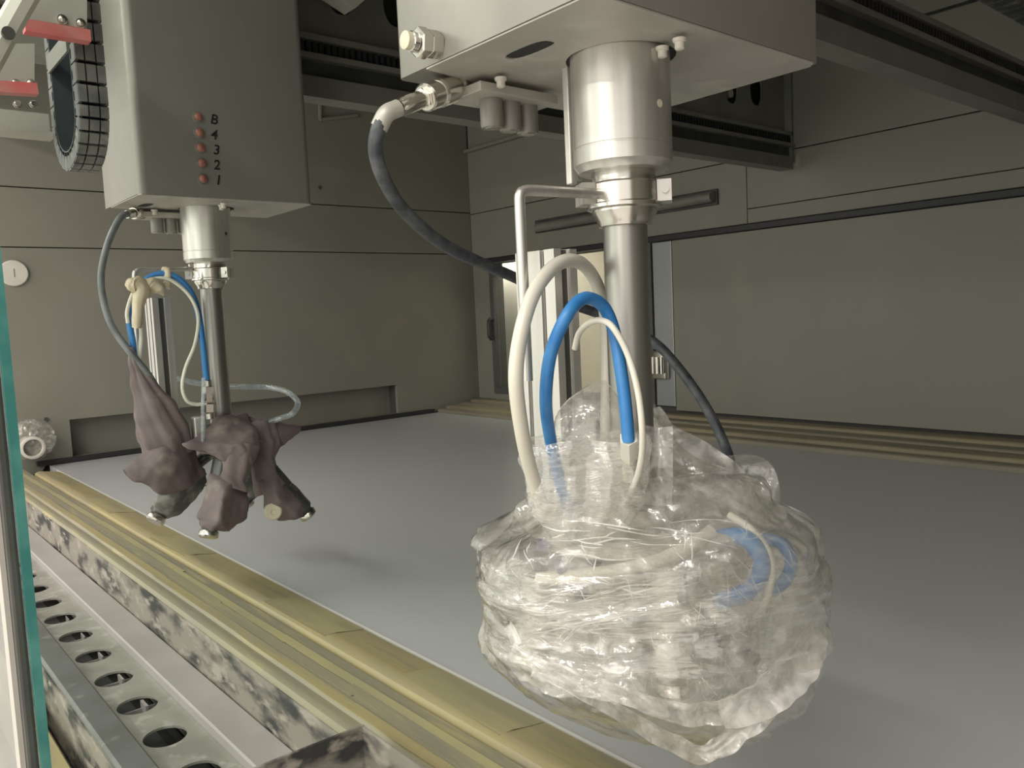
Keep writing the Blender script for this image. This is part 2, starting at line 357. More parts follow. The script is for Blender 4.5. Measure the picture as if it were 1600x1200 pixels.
# near rails: inner and outer taped rails, both part of the conveyor frame
bm = new(); extrude(bm, [(.602, .80), (.602, .859), (.606, .865), (.617, .869), (.632, .867), (.665, .861), (.690, .857), (.6965, .80)], .2, 3.66, 60, .0016)
inner = cc('side_rail', bm, M['tape'], smooth=True, label='inner rail wrapped in yellow masking tape')
bm = new(); extrude(bm, [(.486, .80), (.486, .850), (.490, .858), (.500, .861), (.512, .858), (.516, .864), (.594, .861), (.597, .855), (.597, .80)], .2, 3.88, 60, .0012)
outer = cc('side_rail', bm, M['tape_grey'], smooth=True, label='outer rail with flat strips of yellow tape')
bm = new(); box(bm, (.597, .2, .80), (.602, 3.7, .845)); cc('rail_gap', bm, M['wall_dark'])
# separate tape strips laid on the rails
strips = [(.5165, .534, .8650, 'tape'), (.538, .556, .8645, 'tape_grey'), (.559, .575, .8640, 'tape_lip')]
for (x0, x1, z, m) in strips:
    y = .3
    while y < 3.7:
        ln = random.uniform(.5, 1.1); e = random.uniform(-.004, .004); bm = new()
        n = 10; rows = []
        for k in range(n + 1):
            yy = min(y + ln * k / n, 3.85); ww = noise.noise((x0 * 90, yy * 8, 3)) * .002
            rows.append([bm.verts.new((x0 + e + ww, yy, z - .0006)), bm.verts.new((x0 + e + ww, yy, z + .0006)), bm.verts.new((x1 + e + ww * .6, yy, z + .0003)), bm.verts.new((x1 + e + ww * .6, yy, z - .0009))])
        for a, b in zip(rows, rows[1:]):
            for i in range(4): bm.faces.new((a[i], a[(i + 1) % 4], b[(i + 1) % 4], b[i]))
        bm.faces.new(rows[0]); bm.faces.new(rows[-1][::-1])
        o = obj('tape_strip', bm, M[m], outer)
        y += ln - .03
for y0, y1, tilt in ((.78, 1.02, .01), (1.95, 2.2, -.006), (2.6, 2.9, .004), (1.25, 1.5, .0)):
    bm = new(); n = 8; rows = []
    for k in range(n + 1):
        yy = y0 + (y1 - y0) * k / n; rr = noise.noise((yy * 20, 2, 2)) * .004
        rows.append([bm.verts.new((.612 + tilt * k / n, yy, .8694)), bm.verts.new((.640 + tilt * k / n + rr, yy, .8668 + abs(rr) * .15)), bm.verts.new((.664 + tilt * k / n + rr, yy, .8618)), bm.verts.new((.690, yy, .8574))])
    for a, b in zip(rows, rows[1:]):
        for i in range(3): bm.faces.new((a[i], a[i + 1], b[i + 1], b[i]))
    obj('tape_strip', bm, M['tape_lip'], inner, True, None)
bm = new(); extrude(bm, [(.484, .62), (.484, .850), (.4861, .850), (.4861, .62)], .15, 3.88, 80, .0018)
cc('stained_side', bm, M['stained'], smooth=True, label='rusty paint-stained side of the conveyor frame')
# far rails along the right wall
for x0, x1, z, m in ((2.742, 2.80, .868, 'rail_far'), (2.804, 2.90, .882, 'rail_tan'), (2.904, 2.985, .889, 'rail_far'), (2.99, 3.075, .901, 'rail_tan')):
    bm = new(); extrude(bm, [(x0, .80), (x0, z - .004), (x0 + .005, z), (x1 - .004, z), (x1, z - .003), (x1, .80)], YN, YW - .03, 50, .003)
    cc('side_rail', bm, M[m], smooth=True, label='taped rail along the right wall')
# ------------------------------------------------------------------ perforated channel in front of the conveyor
chn = thing('perforated_channel', 'grey steel channel with a row of round holes below glass', 'channel', loc=(.38, 1.5, .60))
def ch(name, bm, m, **k): return loc_child(name, bm, m, chn, **k)
bm = new(); extrude(bm, [(.482, .70), (.482, .768), (.479, .771), (.424, .771), (.421, .768), (.421, .700), (.424, .70), (.424, .765), (.479, .765), (.479, .70)], .955, 3.85, 1)
ch('back_flange', bm, M['channel'])
hs = []; y = 1.185
while y < 3.7:
    hs.append(oval(.366, y, .033, .036, 24)); y += .149
bm = new(); plate(bm, rect(.322, .955, .4205, 3.85), hs, -.004, (0, 0, .752), (1, 0, 0), (0, 1, 0)); ch('web', bm, M['channel_web'])
for k in range(5):
    bm = new(); yy = 1.185 + .149 * (2 + k * 1.0)
    box(bm, (.378 + .001 * k, yy - .004, .715), (.383, yy + .028, .747)); box(bm, (.34, yy + .02, .70), (.40, yy + .023, .735)); ch('tongue', bm, M['channel'])
bm = new(); extrude(bm, [(.276, .62), (.276, .766), (.280, .770), (.318, .770), (.322, .766), (.322, .62)], .955, 3.85, 1); ch('front_flange', bm, M['channel_dark'])
bm = new(); extrude(bm, [(.2735, .60), (.2735, .760), (.2758, .760), (.2758, .60)], .7, 3.85, 40, .001); ch('front_face', bm, M['stained'], smooth=True)
bm = new(); box(bm, (.322, .95, .62), (.42, 3.85, .645)); ch('drip_tray', bm, M['channel_dark'])
bm = new(); extrude(bm, [(.215, .60), (.215, .694), (.220, .700), (.248, .700), (.252, .694), (.252, .60)], -.4, 3.85, 40, .001)
struct(obj('trim_3', bm, M['tape'], None, True))
# end plate at the bottom of the photo
ep = thing('channel_end_plate', 'stained grey end plate closing the perforated channel at conveyor', 'plate', loc=(.4, .89, .64))
bm = new(); plate(bm, [(.20, .62), (.4835, .62), (.4835, .890), (.40, .891), (.20, .893)], [], .004, (0, .895, 0), (1, 0, 0), (0, 0, 1)); loc_child('front_plate', bm, M['stained'], ep)
bm = new(); box(bm, (.4805, .40, .62), (.4835, .8905, .889)); loc_child('side_plate', bm, M['stained'], ep)
# ------------------------------------------------------------------ glass pane
gp = thing('sliding_glass_pane', 'thick sliding glass pane with green polished edge at left', 'glass pane', loc=(.094, .64, .02))
bm = new(); box(bm, (.0925, .645, .60), (.0985, 2.2, 2.3)); loc_child('glass', bm, M['glass'], gp)
bm = new(); box(bm, (.0925, .640, .60), (.0985, .645, 2.3)); loc_child('polished_edge', bm, M['glass_edge'], gp)
bm = new(); box(bm, (.0850, .645, .60), (.0920, .66, 2.3), .002); loc_child('rubber_seal', bm, M['gantry_dark'], gp)
bm = new(); box(bm, (.0815, .652, .60), (.0848, .67, 2.3)); loc_child('seal_backing', bm, M['plate'], gp)
bm = new(); box(bm, (.07, .6, .02), (.12, 2.2, .598)); loc_child('bottom_track', bm, M['plate'], gp)
# ------------------------------------------------------------------ gantries
def gantry(Y, label, x0, x1, dz=0, xp=None):
    t = thing('gantry_beam', label, 'beam', loc=((x0 + x1) / 2, Y, 1.94))
    def q(name, bm, m, **k):
        o = loc_child(name, bm, m, t, **k); o.location.z += dz; return o
    xe = x1; x1 = xp or x1
    holes = []; x = x0 + .09; i = 0
    while x < x1 - .08:
        holes.append(oval(x, 2.215 if i % 3 else 2.23, .040, .058, 18, 2.4)); x += .165; i += 1
    bm = new(); plate(bm, rect(x0, 2.085, x1, 2.42), holes, -.006, (0, Y + .02, 0), (1, 0, 0), (0, 0, 1)); q('hole_plate', bm, M['gantry'])
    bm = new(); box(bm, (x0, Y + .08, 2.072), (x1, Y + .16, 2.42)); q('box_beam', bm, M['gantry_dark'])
    for i, h in enumerate(holes[::2]):
        cx = sum(a for a, b in h) / len(h); bm = new(); cyl(bm, (cx + .012, Y + .03, 2.20), (cx + .012, Y + .08, 2.20), .016, seg=12); q('bolt', bm, M['plate'], smooth=True)
    x1 = xe
    bm = new(); box(bm, (x0, Y - .012, 2.072), (x1, Y + .08, 2.086)); q('top_ledge', bm, M['gantry'])
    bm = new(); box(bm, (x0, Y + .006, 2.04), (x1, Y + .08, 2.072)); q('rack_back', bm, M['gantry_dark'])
    bm = new(); x = x0 + .01
    while x < x1:
        box(bm, (x, Y - .006, 2.044), (x + .008, Y + .006, 2.070)); x += .017
    r = q('rack_teeth', bm, M['black']); r['kind'] = 'stuff'
    bm = new(); box(bm, (x0, Y - .020, 2.026), (x1, Y + .05, 2.040), .002); q('guide_rail', bm, M['gantry'])
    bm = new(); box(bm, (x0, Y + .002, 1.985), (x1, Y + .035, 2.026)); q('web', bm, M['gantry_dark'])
    bm = new(); box(bm, (x0, Y - .028, 1.940), (x1 - .03, Y - .022, 1.982)); box(bm, (x0, Y - .028, 1.934), (x1 - .03, Y + .03, 1.940)); q('lower_flange', bm, M['gantry'])
    bm = new(); box(bm, (x1 - .010, Y - .012, 1.965), (x1, Y + .08, 2.42 if not xp else 2.086)); q('end_plate', bm, M['gantry'])
    return t
gantry(1.805, 'dark gantry beam with oval holes and toothed rack behind left sprayer', .30, 3.075)
gantry(.85, 'dark gantry beam crossing the top right corner behind right sprayer', .30, 3.075, -.035, 1.86)
# ------------------------------------------------------------------ robots
def hexnut(bm, p0, p1, r): cyl(bm, p0, p1, r, seg=6)
def robot(name, label, bx0, bx1, by0, by1, ax, ay, marks, pole_z):
    t = thing(name, label, 'spray robot', loc=(ax, ay, pole_z))
    def q(name, bm, m, **k): return loc_child(name, bm, m, t, **k)
    # cover: four walls and a top, open toward the bottom plate
    bm = new(); box(bm, (bx0, by0, 1.6505), (bx1, by1, 2.40))
    ve = [e for e in bm.edges if abs(e.verts[0].co.z - e.verts[1].co.z) > .1]
    bmesh.ops.bevel(bm, geom=ve, offset=(.016 if marks else .007), segments=5, affect='EDGES', profile=.5)
    cover = q('cover_box', bm, M['box'], smooth=True)
    # bottom plate with slot, spindle hole and cut corner
    slot = oval(bx0 + .051, by0 + .131, .0115, .030, 20, 3.0)
    sp = oval(ax + .004, ay + .002, .0545, .0545, 36)
    c = .028
    bm = new()
    outer_l = [(bx0 + .002, by0 + .006), (bx0 + .006, by0 + .001), (bx1 - .010, by0 + .001), (bx1 - .001, by0 + .010), (bx1 - .001, by1 - .002), (bx0 + .046, by1 - .002), (bx0 + .046, by1 - .042), (bx0 + .001, by1 - .05)]
    plate(bm, outer_l, [slot, sp], .0015, (0, 0, 1.6487), (1, 0, 0), (0, 1, 0)); q('bottom_plate', bm, M['box_bottom'])
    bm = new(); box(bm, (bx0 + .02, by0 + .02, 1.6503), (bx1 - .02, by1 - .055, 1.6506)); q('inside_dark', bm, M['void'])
    # rear bracket plate that carries the sockets
    bm = new(); box(bm, (bx0 + .055, by1 - .068, 1.632), (bx0 + .165, by1 - .008, 1.642), .001); q('socket_plate', bm, M['box_bottom'])
    for k in range(3):
        px, py = bx0 + .088 + k * .027, by1 - .044 + k * .0015
        bm = new(); lathe(bm, (px, py, 1.633), (0, 0, -1), [(0, .0105), (.001, .0125), (.028, .0125), (.031, .0115), (.031, .006), (.030, .005)], 18)
        s = q('socket', bm, M['box'], smooth=True)
        bm = new(); cyl(bm, (px, py, 1.603), (px, py, 1.6012), .008, seg=6); o = obj('socket_screw', bm, M['steel_shiny'], s)
    for (px, py) in ((ax - .005, by0 + .022), (ax, by0 + .046), (bx0 + .074, by1 - .078)):
        bm = new(); lathe(bm, (px, py, 1.6445), (0, 0, -1), [(0, .0065), (.003, .006), (.0035, .0045), (.009, .0045), (.010, .003)], 14); q('bolt', bm, M['white'], smooth=True)
    # spindle housing
    bm = new(); lathe(bm, (ax, ay, 1.665), (0, 0, -1), [(0, .049), (.104, .049), (.1045, .0483), (.1055, .0483), (.106, .049), (.121, .049), (.124, .0465), (.128, .0445), (.128, .033)], 56)
    hs_ = q('spindle_housing', bm, M['steel'], smooth=True)
    hv = Vector((-ax, -ay, 0)).normalized(); side = Vector((hv.y, -hv.x, 0)) 
    e = (hv * .66 - side * .75).normalized(); pp = Vector((ax, ay, 1.594)) + e * .0485
    bm = new(); cyl(bm, pp - e * .003, pp + e * .0006, .0038, seg=14); obj('set_screw', bm, M['putty' if not marks else 'groove'], hs_).location = (0, 0, 0)
    # neck, clamp ring, pole
    bm = new(); lathe(bm, (ax, ay, 1.538), (0, 0, -1), [(0, .0315), (.014, .0315), (.016, .0325), (.016, .03)], 40); q('neck', bm, M['steel_shiny'], smooth=True)
    bm = new(); lathe(bm, (ax, ay, 1.5265), (0, 0, -1), [(0, .0335), (.002, .0350), (.020, .0350), (.0215, .0375), (.025, .0375), (.0265, .034)], 40); ring = q('clamp_ring', bm, M['steel_shiny'], smooth=True)
    for a in (R(-52), R(150)):
        d = Vector((math.cos(a), math.sin(a), 0)); n_ = Vector((-d.y, d.x, 0)); o_ = Vector((ax, ay, 0))
        bm = new()
        for s in (-1, 1):
            r = bmesh.ops.create_cube(bm, size=1)
            for v in r['verts']:
                c_ = v.co.copy(); v.co = o_ + d * (.040 + c_.x * .014) + n_ * (s * .0075 + c_.y * .011) + Vector((0, 0, 1.5155 + c_.z * .021))
        cyl(bm, o_ + d * .041 - n_ * .016 + Vector((0, 0, 1.5155)), o_ + d * .041 + n_ * .016 + Vector((0, 0, 1.5155)), .0035, seg=10)
        q('clamp_lug', bm, M['steel'])
    bm = new(); lathe(bm, (ax, ay, 1.500), (0, 0, -1), [(0, .0325), (.003, .0325), (.012, .0275), (.016, .0265), (.017, .0225)], 36); q('lower_nut', bm, M['steel_shiny'], smooth=True)
    bm = new(); cyl(bm, (ax, ay, 1.49), (ax, ay, pole_z), .0222, seg=40); q('pole', bm, M['steel_pole'], smooth=True)
    # flat guide bars beside the housing
    for k, (dx, dy, h) in enumerate(((-.019, .054, .128), (-.004, .060, .122))):
        bm = new(); box(bm, (ax + dx - .0045, ay + dy - .004, 1.66), (ax + dx + .0045, ay + dy + .004, 1.66 - h), .0012); q('guide_bar', bm, M['alu'])
    # indicator lamps and marker lettering on the front
    for k, chs in enumerate(marks):
        z = 1.799 - k * .0285; xx = .581
        bm = new(); lathe(bm, (xx, by0 + .001, z), (0, -1, 0), [(0, .0105), (.003, .0105), (.0035, .008), (.0035, .0078)], 18); bz = q('lamp_bezel', bm, M['gantry'], smooth=True)
        bm = new(); lathe(bm, (xx, by0 - .0015, z), (0, -1, 0), [(0, .008), (.003, .0075), (.005, .005), (.0058, .001)], 16); obj('lamp_lens', bm, M['led'], bz, True).location = (0, 0, 0)
        cu = bpy.data.curves.new('txt', 'FONT'); cu.body = chs; cu.size = .026; cu.extrude = .0003; cu.offset = .0004; cu.align_x = 'CENTER'; cu.shear = .15
        to = bpy.data.objects.new('txt', cu); C.objects.link(to); bpy.context.view_layer.update()
        me = bpy.data.meshes.new_from_object(to); bpy.data.objects.remove(to)
        o = bpy.data.objects.new('marker_lettering', me); C.objects.link(o); me.materials.append(M['ink']); o.parent = t
        o.matrix_local = Matrix.Translation(Vector((xx + .029 + random.uniform(-.002, .002), by0 - .0006, z - .009)) - t.location) @ Matrix.Rotation(R(90), 4, 'X') @ Matrix.Rotation(R(random.uniform(-5, 3)), 4, 'Z')
        o['label'] = 'black handwritten character ' + chs
    return t, q
RX, RY = .627, .552
LX, LY = .631, 1.6975
rob_r, qr = robot('spray_robot', 'large right spray robot whose steel pole ends in crumpled clear plastic', .485, .83, .4525, .7325, RX, RY, [], 1.14)
rob_l, ql = robot('spray_robot', 'left spray robot with B 4 3 2 1 indicator lamps and mauve gun covers', .4625, .808, 1.563, 1.797, LX, LY, ['B', '4', '3', '2', '1'], 1.16)
def T(q, name, pts, r, m, seg=12, n=8, **k):
    bm = new(); tube(bm, pts, r, seg, n); return q(name, bm, M[m], smooth=True, **k)
# carriage blocks joining covers to gantries
bm = new(); box(bm, (.56, .7335, 2.06), (.76, .82, 2.32), .006); qr('carriage', bm, M['plate'])
bm = new(); box(bm, (.52, 1.7985, 2.09), (.72, 1.8035, 2.32)); ql('carriage', bm, M['plate'])
bm = new()
plate(bm, [(.90, 2.19), (1.06, 2.165), (1.075, 2.175), (1.075, 2.34), (.90, 2.34)], [], -.06, (0, 1.70, 0), (1, 0, 0), (0, 0, 1)); plate(bm, [(.93, 2.165), (1.02, 2.13), (1.06, 2.165), (1.0, 2.20)], [], -.05, (0, 1.705, 0), (1, 0, 0), (0, 0, 1)); box(bm, (.80, 1.72, 2.2), (.92, 1.75, 2.34))
ql('cable_bracket', bm, M['white'])
# ---- right robot: hose fitting, hoses, rod, profile
def fitting_chain(q, pts, radii, m='steel_shiny', segs=None, names=None):
    for i, (a, b, r) in enumerate(zip(pts, pts[1:], radii)):
        bm = new(); sg = (segs[i] if segs else 24); a, b = Vector(a), Vector(b); L_ = (b - a).length
        lathe(bm, a, b - a, [(0, r * .9), (L_ * .08, r), (L_ * .9, r), (L_, r * .88)], sg)
        q('hose_fitting', bm, M[m], smooth=True, angle=30)
a = P(742, 124, y=.715); b = P(622, 169, y=.675)
ts = [0, .10, .30, .34, .52, .55, .68, .72, 1.0]
fitting_chain(qr, [a.lerp(b, t) for t in ts], [.010, .0150, .0135, .0150, .0125, .0140, .0105, .0090], segs=[24, 24, 24, 24, 24, 24, 6, 16])
bm = new(); box(bm, P(742, 130, y=.72) + Vector((-.006, -.02, -.012)), P(742, 130, y=.72) + Vector((.035, .012, .016)), .003); qr('fitting_block', bm, M['box_bottom'])
c = P(692, 72, y=.66); d = P(655, 82, y=.64)
c.x = .4855
fitting_chain(qr, [c, c + Vector((-.014, 0, -.001)), c + Vector((-.026, 0, -.002)), c + Vector((-.033, 0, -.002))], [.013, .0145, .0095], segs=[6, 6, 20])
bm = new(); lathe(bm, c + Vector((-.032, 0, -.002)), (-1, 0, 0), [(0, .0085), (.007, .0085), (.008, .006)], 18); qr('port_stub', bm, M['putty'], smooth=True)
T(qr, 'hose', [b, P(604, 178, y=.675), P(590, 205, y=.68), P(587, 238, y=.69), P(600, 280, y=.70), P(632, 330, y=.72), P(690, 380, y=.75), P(745, 408, y=.78), P(805, 434, y=.81),
     P(880, 470, y=.82), P(960, 500, y=.80), P(1022, 535, y=.76), P(1062, 577, y=.72), P(1102, 634, y=.68), P(1130, 690, y=.65), P(1142, 735, y=.62), P(1135, 800, y=.60)], .0072, 'blackhose', label='dark rubber hose')
T(qr, 'hose_sleeve', [b, P(604, 178, y=.675), P(592, 200, y=.68)], .0085, 'plate')
rod = [P(938, 303, y=.552), P(880, 300, y=.552), P(830, 297.5, y=.552), P(818, 299, y=.552), P(813, 304, y=.552), P(812, 318, y=.552)]
rod += [Vector((rod[-1].x, .552, z)) for z in (1.46, 1.40, 1.37, 1.34)]
T(qr, 'bent_rod', rod, .0050, 'steel', n=6)
def profile(q, x0, y0, wx, wy, z0, z1):
    bm = new(); s = .0035
    g_ = .0065
    pr = [(0, 0), (wx / 2 - g_, 0), (wx / 2 - g_, .004), (wx / 2 + g_, .004), (wx / 2 + g_, 0), (wx, 0), (wx, wy), (0, wy), (0, wy * .75 + g_ * .5), (.004, wy * .75 + g_ * .5), (.004, wy * .75 - g_ * .5), (0, wy * .75 - g_ * .5), (0, wy * .3 + g_ * .5), (.004, wy * .3 + g_ * .5), (.004, wy * .3 - g_ * .5), (0, wy * .3 - g_ * .5)]
    A = [bm.verts.new((x0 + a, y0 + b, z0)) for a, b in pr]; B = [bm.verts.new((x0 + a, y0 + b, z1)) for a, b in pr]
    for i in range(len(pr)):
        j = (i + 1) % len(pr); bm.faces.new((A[i], A[j], B[j], B[i]))
    bm.faces.new(A); bm.faces.new(B[::-1])
    o = q('profile_column', bm, M['alu'])
    bm = new()
    box(bm, (x0 + wx / 2 - g_ * .7, y0 + .0035, z0), (x0 + wx / 2 + g_ * .7, y0 + .0042, z1 - .001))
    for fy in (.3, .75): box(bm, (x0 + .0035, y0 + wy * fy - g_ * .35, z0), (x0 + .0042, y0 + wy * fy + g_ * .35, z1 - .001))
    obj('groove', bm, M['groove'], o)
profile(qr, .596, .625, .034, .062, 1.16, 1.468)
profile(ql, .512, 1.70, .036, .050, 1.18, 1.468)
Y0 = .535
T(qr, 'hose', [P(850, 800, y=.575), P(829, 735, y=.550), P(815, 672, y=.535), P(806, 592, y=.525), P(814, 520, y=.525), P(834, 458, y=.53), P(864, 418, y=.54), P(892, 407, y=.55), P(916, 418, y=.575), P(936, 452, y=.60), P(946, 500, y=.615), P(948, 570, y=.62), P(946, 690, y=.61), P(940, 760, y=.6)], .0067, 'whitehose', label='white plastic hose in a tall loop')
T(qr, 'hose', [P(888, 800, y=.585), P(872, 740, y=.57), P(858, 675, y=.55), P(853, 620, y=.53), P(860, 555, y=.515), P(882, 500, y=.50), P(905, 470, y=.50), P(925, 467, y=.50), P(945, 482, y=.50), P(960, 520, y=.495), P(971, 584, y=.485), P(978, 640, y=.48), P(982, 690, y=.48)], .0058, 'bluehose', label='blue hose in a tall loop')
bm = new(); cyl(bm, P(982, 684, y=.48), P(983, 712, y=.495), .0085, seg=6); cyl(bm, P(983, 712, y=.495), P(985, 780, y=.54), .007, seg=14); qr('hose_end', bm, M['whitehose'])
T(qr, 'hose', [P(898, 545, y=.54), P(905, 520, y=.53), P(922, 504, y=.51), P(940, 501, y=.495), P(958, 512, y=.48), P(980, 552, y=.47), P(996, 608, y=.46), P(1003, 664, y=.455), P(1003, 710, y=.465), P(994, 750, y=.49), P(975, 790, y=.53)], .0029, 'whitehose', label='thin white air line')
# ---- right spray head (inside the film)
bm = new(); lathe(bm, (RX, RY, 1.205), (0, 0, -1), [(0, .03), (.004, .040), (.020, .040), (.024, .055), (.05, .055), (.055, .04), (.075, .035), (.078, .02)], 36); qr('head_hub', bm, M['alu'], smooth=True)
bm = new(); lathe(bm, (RX, RY, 1.185), (0, 0, -1), [(0, .11), (.003, .115), (.010, .115), (.013, .11)], 48); qr('head_plate', bm, M['plate'], smooth=True)
def gun(q, base, tip, m='gun'):
    base, tip = Vector(base), Vector(tip); d = tip - base; L_ = d.length
    bm = new(); lathe(bm, base, d, [(0, .016), (L_ * .1, .019), (L_ * .45, .019), (L_ * .48, .015), (L_ * .6, .015), (L_ * .62, .020), (L_ * .86, .021), (L_ * .9, .016), (L_ * .96, .013), (L_, .009)], 24)
    o = q('spray_gun', bm, M[m], smooth=True)
    dn_ = d.normalized(); bm = new(); lathe(bm, base + d * .93, d, [(0, .0175), (.003, .019), (.010, .019), (.013, .016), (.013, .007)], 20); 
    oo = obj('air_cap', bm, M['steel_shiny'], o, True); oo.location = (0, 0, 0)
    return o
for ang, rr in ((150, .135), (60, .12), (-40, .125), (-120, .115)):
    dv = Vector((math.cos(R(ang)), math.sin(R(ang)), 0)); base = Vector((RX, RY, 1.17)) + dv * rr * .72; tip = Vector((RX, RY, 1.045)) + dv * rr * .86
    gun(qr, base, tip, 'alu')
    bm = new(); cyl(bm, Vector((RX, RY, 1.165)) + dv * .04, base + Vector((0, 0, .006)), .014, seg=14); qr('gun_arm', bm, M['alu'], smooth=True)
bm = new(); c_ = P(845, 868, d=.80); box(bm, c_ + Vector((-.02, -.012, -.018)), c_ + Vector((.02, .012, .018)), .004); qr('valve_block', bm, M['gun'])
bm = new(); cyl(bm, P(838, 850, d=.775), P(858, 854, d=.775), .006, seg=12); cyl(bm, P(872, 880, d=.76), P(880, 894, d=.76), .0045, seg=10); qr('valve_cap', bm, M['valve'], smooth=True)
T(qr, 'hose', [P(842, 905, d=.78), P(900, 900, d=.755), P(960, 893, d=.735), P(1020, 878, d=.73), P(1075, 856, d=.735), P(1110, 832, d=.76)], .0068, 'whitehose')
T(qr, 'hose', [P(1100, 850, d=.79), P(1140, 838, d=.77), P(1172, 846, d=.755), P(1190, 878, d=.75), P(1184, 905, d=.75), P(1160, 928, d=.75), P(1122, 940, d=.77)], .0085, 'bluehose', label='blue hose curl under the film')
T(qr, 'hose', [P(1195, 842, d=.82), P(1222, 850, d=.80), P(1236, 878, d=.79), P(1228, 905, d=.79), P(1205, 925, d=.80)], .0065, 'bluehose')
T(qr, 'hose', [P(1140, 805, d=.78), P(1176, 830, d=.76), P(1202, 870, d=.75), P(1203, 910, d=.75), P(1190, 955, d=.76)], .0042, 'whitehose')
for k, (x0, x1, rr, m) in enumerate(((1112, 1108, .0085, 'cleartube'), (1150, 1150, .011, 'cleartube'), (1180, 1170, .0045, 'cleartube'), (1128, 1122, .004, 'cleartube'), (1205, 1185, .0045, 'cleartube'))):
    T(qr, 'clear_tube', [P(x0, 955, d=.78), P((x0 + x1) / 2 + 2, 1030, d=.78), P(x1, 1120, d=.79)], rr, m)
for px, py, r in ((1050, 905, .012), (905, 925, .010), (1130, 1000, .008), (930, 870, .010), (1180, 1030, .006)):
    bm = new(); c_ = P(px, py, d=.77); lathe(bm, c_, (-.3, -1, 0), [(-.02, r), (0, r), (.002, r * .8), (.002, r * .4), (-.004, r * .35)], 18); qr('plug', bm, M['gun'], smooth=True)
# ------------------------------------------------------------------ crumpled clear film around the right head
rh = Vector((rt.x, rt.y, 0)).normalized(); fh = Vector((fw.x, fw.y, 0)).normalized()
def lerp_rows(rows, y):
    for (a, b) in zip(rows, rows[1:]):
        if a[0] <= y <= b[0]:
            t = (y - a[0]) / (b[0] - a[0]); return [a[i] + (b[i] - a[i]) * t for i in range(len(a))]
    return list(rows[-1])
rg = random.Random(11); FOLD = []
for fq in (7, 10, 13, 17, 22, 28, 36, 47, 60, 78, 95):
    FOLD.append((Vector((rg.gauss(0, 1), rg.gauss(0, 1), rg.gauss(0, 1))).normalized() * fq, rg.random(), 7 / fq))
def crumple(p):
    h = 0
    for v, ph, a_ in FOLD:
        t = (p.dot(v) + ph) % 1.0; h += abs(t * 2 - 1) * a_
    return h / 3.2
def ridge(p): return 1 - 2 * abs(noise.noise(p))
def film(name, parent, rows, D, depth_k, depth_max, nu, nv, amp, m, seed, streak=1.0, grow=0.0, label=None, diag=0.0):
    y0, y1 = rows[0][0], rows[-1][0]; grid = []
    bm = new()
    for j in range(nv + 1):
        y = y0 + (y1 - y0) * j / nv; _, xl, xr = lerp_rows(rows, y)
        # ease corners of the outline
        _, xl2, xr2 = lerp_rows(rows, min(y1, y + 8)); _, xl3, xr3 = lerp_rows(rows, max(y0, y - 8))
        xl = (xl + xl2 + xl3) / 3; xr = (xr + xr2 + xr3) / 3
        c_ = P((xl + xr) / 2, y, d=D); a = (xr - xl) / 2 / F_PX * D + grow; b = min(a * depth_k, depth_max) + grow; row = []
        for i in range(nu):
            th = 2 * math.pi * i / nu; cs, sn = math.cos(th), math.sin(th)
            e = 2 / 2.5
            n_ = rh * math.copysign(abs(cs) ** e, cs) * a + fh * math.copysign(abs(sn) ** e, sn) * b
            p = c_ + n_; nd = (rh * cs * b + fh * sn * a).normalized()
            s = Vector((p.x, p.y, p.z + diag * (p - c_).dot(rh))) ; s = Vector((s.x * (1 / streak), s.y * (1 / streak), s.z * streak))
            wv = Vector((noise.noise(p * 9 + Vector((seed, 0, 0))), noise.noise(p * 9 + Vector((0, seed, 5))), noise.noise(p * 9 + Vector((3, 0, seed))))) * .03
            q_ = s + wv + Vector((seed * 1.7, seed, -seed))
            dd = crumple(q_)
            f_ = min(1, a / .05)
            p = p + nd * (dd - .6) * amp * f_ + Vector((0, 0, noise.noise(q_ * 14) * amp * .3))
            row.append(bm.verts.new(p))
        grid.append(row)
    for A, B in zip(grid, grid[1:]):
        for i in range(nu):
            j = (i + 1) % nu; bm.faces.new((A[i], A[j], B[j], B[i]))
    return obj(name, bm, M[m], parent, True, 50, label=label)
wrap = thing('plastic_film', 'crumpled clear plastic film wrapped around the right spray head', 'plastic film')
body = [(738, 1000, 1060), (748, 850, 1150), (770, 822, 1192), (792, 806, 1200), (815, 762, 1240), (850, 747, 1266), (900, 753, 1272), (940, 761, 1264), (980, 757, 1262), (1010, 770, 1262), (1040, 796, 1256), (1065, 850, 1250), (1100, 922, 1222), (1140, 998, 1170), (1180, 1064, 1125), (1197, 1086, 1108)]
film('film_body', wrap, body[:9] + [(1000, 766, 1262)], .82, .78, .125, 260, 150, .045, 'film', 1.3)
band = [(795, 815, 1205), (830, 752, 1258), (880, 748, 1270), (920, 757, 1268), (950, 762, 1262), (965, 760, 1258)]
film('film_band', wrap, band, .82, .80, .130, 240, 110, .020, 'film_streak', 4.1, streak=2.2, grow=.002)
film('film_lower', wrap, [(965, 762, 1262)] + body[8:], .82, .74, .118, 260, 120, .030, 'film_clear', 7.7, streak=1.2, diag=.55)
low = [(985, 774, 1262), (1010, 780, 1262), (1040, 815, 1258), (1068, 870, 1240), (1110, 965, 1200), (1150, 1030, 1150), (1185, 1078, 1118)]
film('film_inner', wrap, low, .82, .55, .08, 160, 90, .024, 'film_clear', 8.9, streak=1.4, diag=.8)
upper = [(686, 822, 1000), (698, 814, 1012), (730, 818, 1010), (770, 818, 1006), (800, 826, 990), (835, 850, 970)]
film('film_collar', wrap, upper, .775, .6, .062, 160, 100, .030, 'film_collar', 11.2)
dome = [(598, 932, 946), (610, 918, 956), (630, 890, 970), (655, 872, 985), (690, 868, 1000), (740, 880, 1005), (790, 895, 1000)]
film('film_peak', wrap, dome, .80, .55, .05, 140, 110, .026, 'film', 15.9)
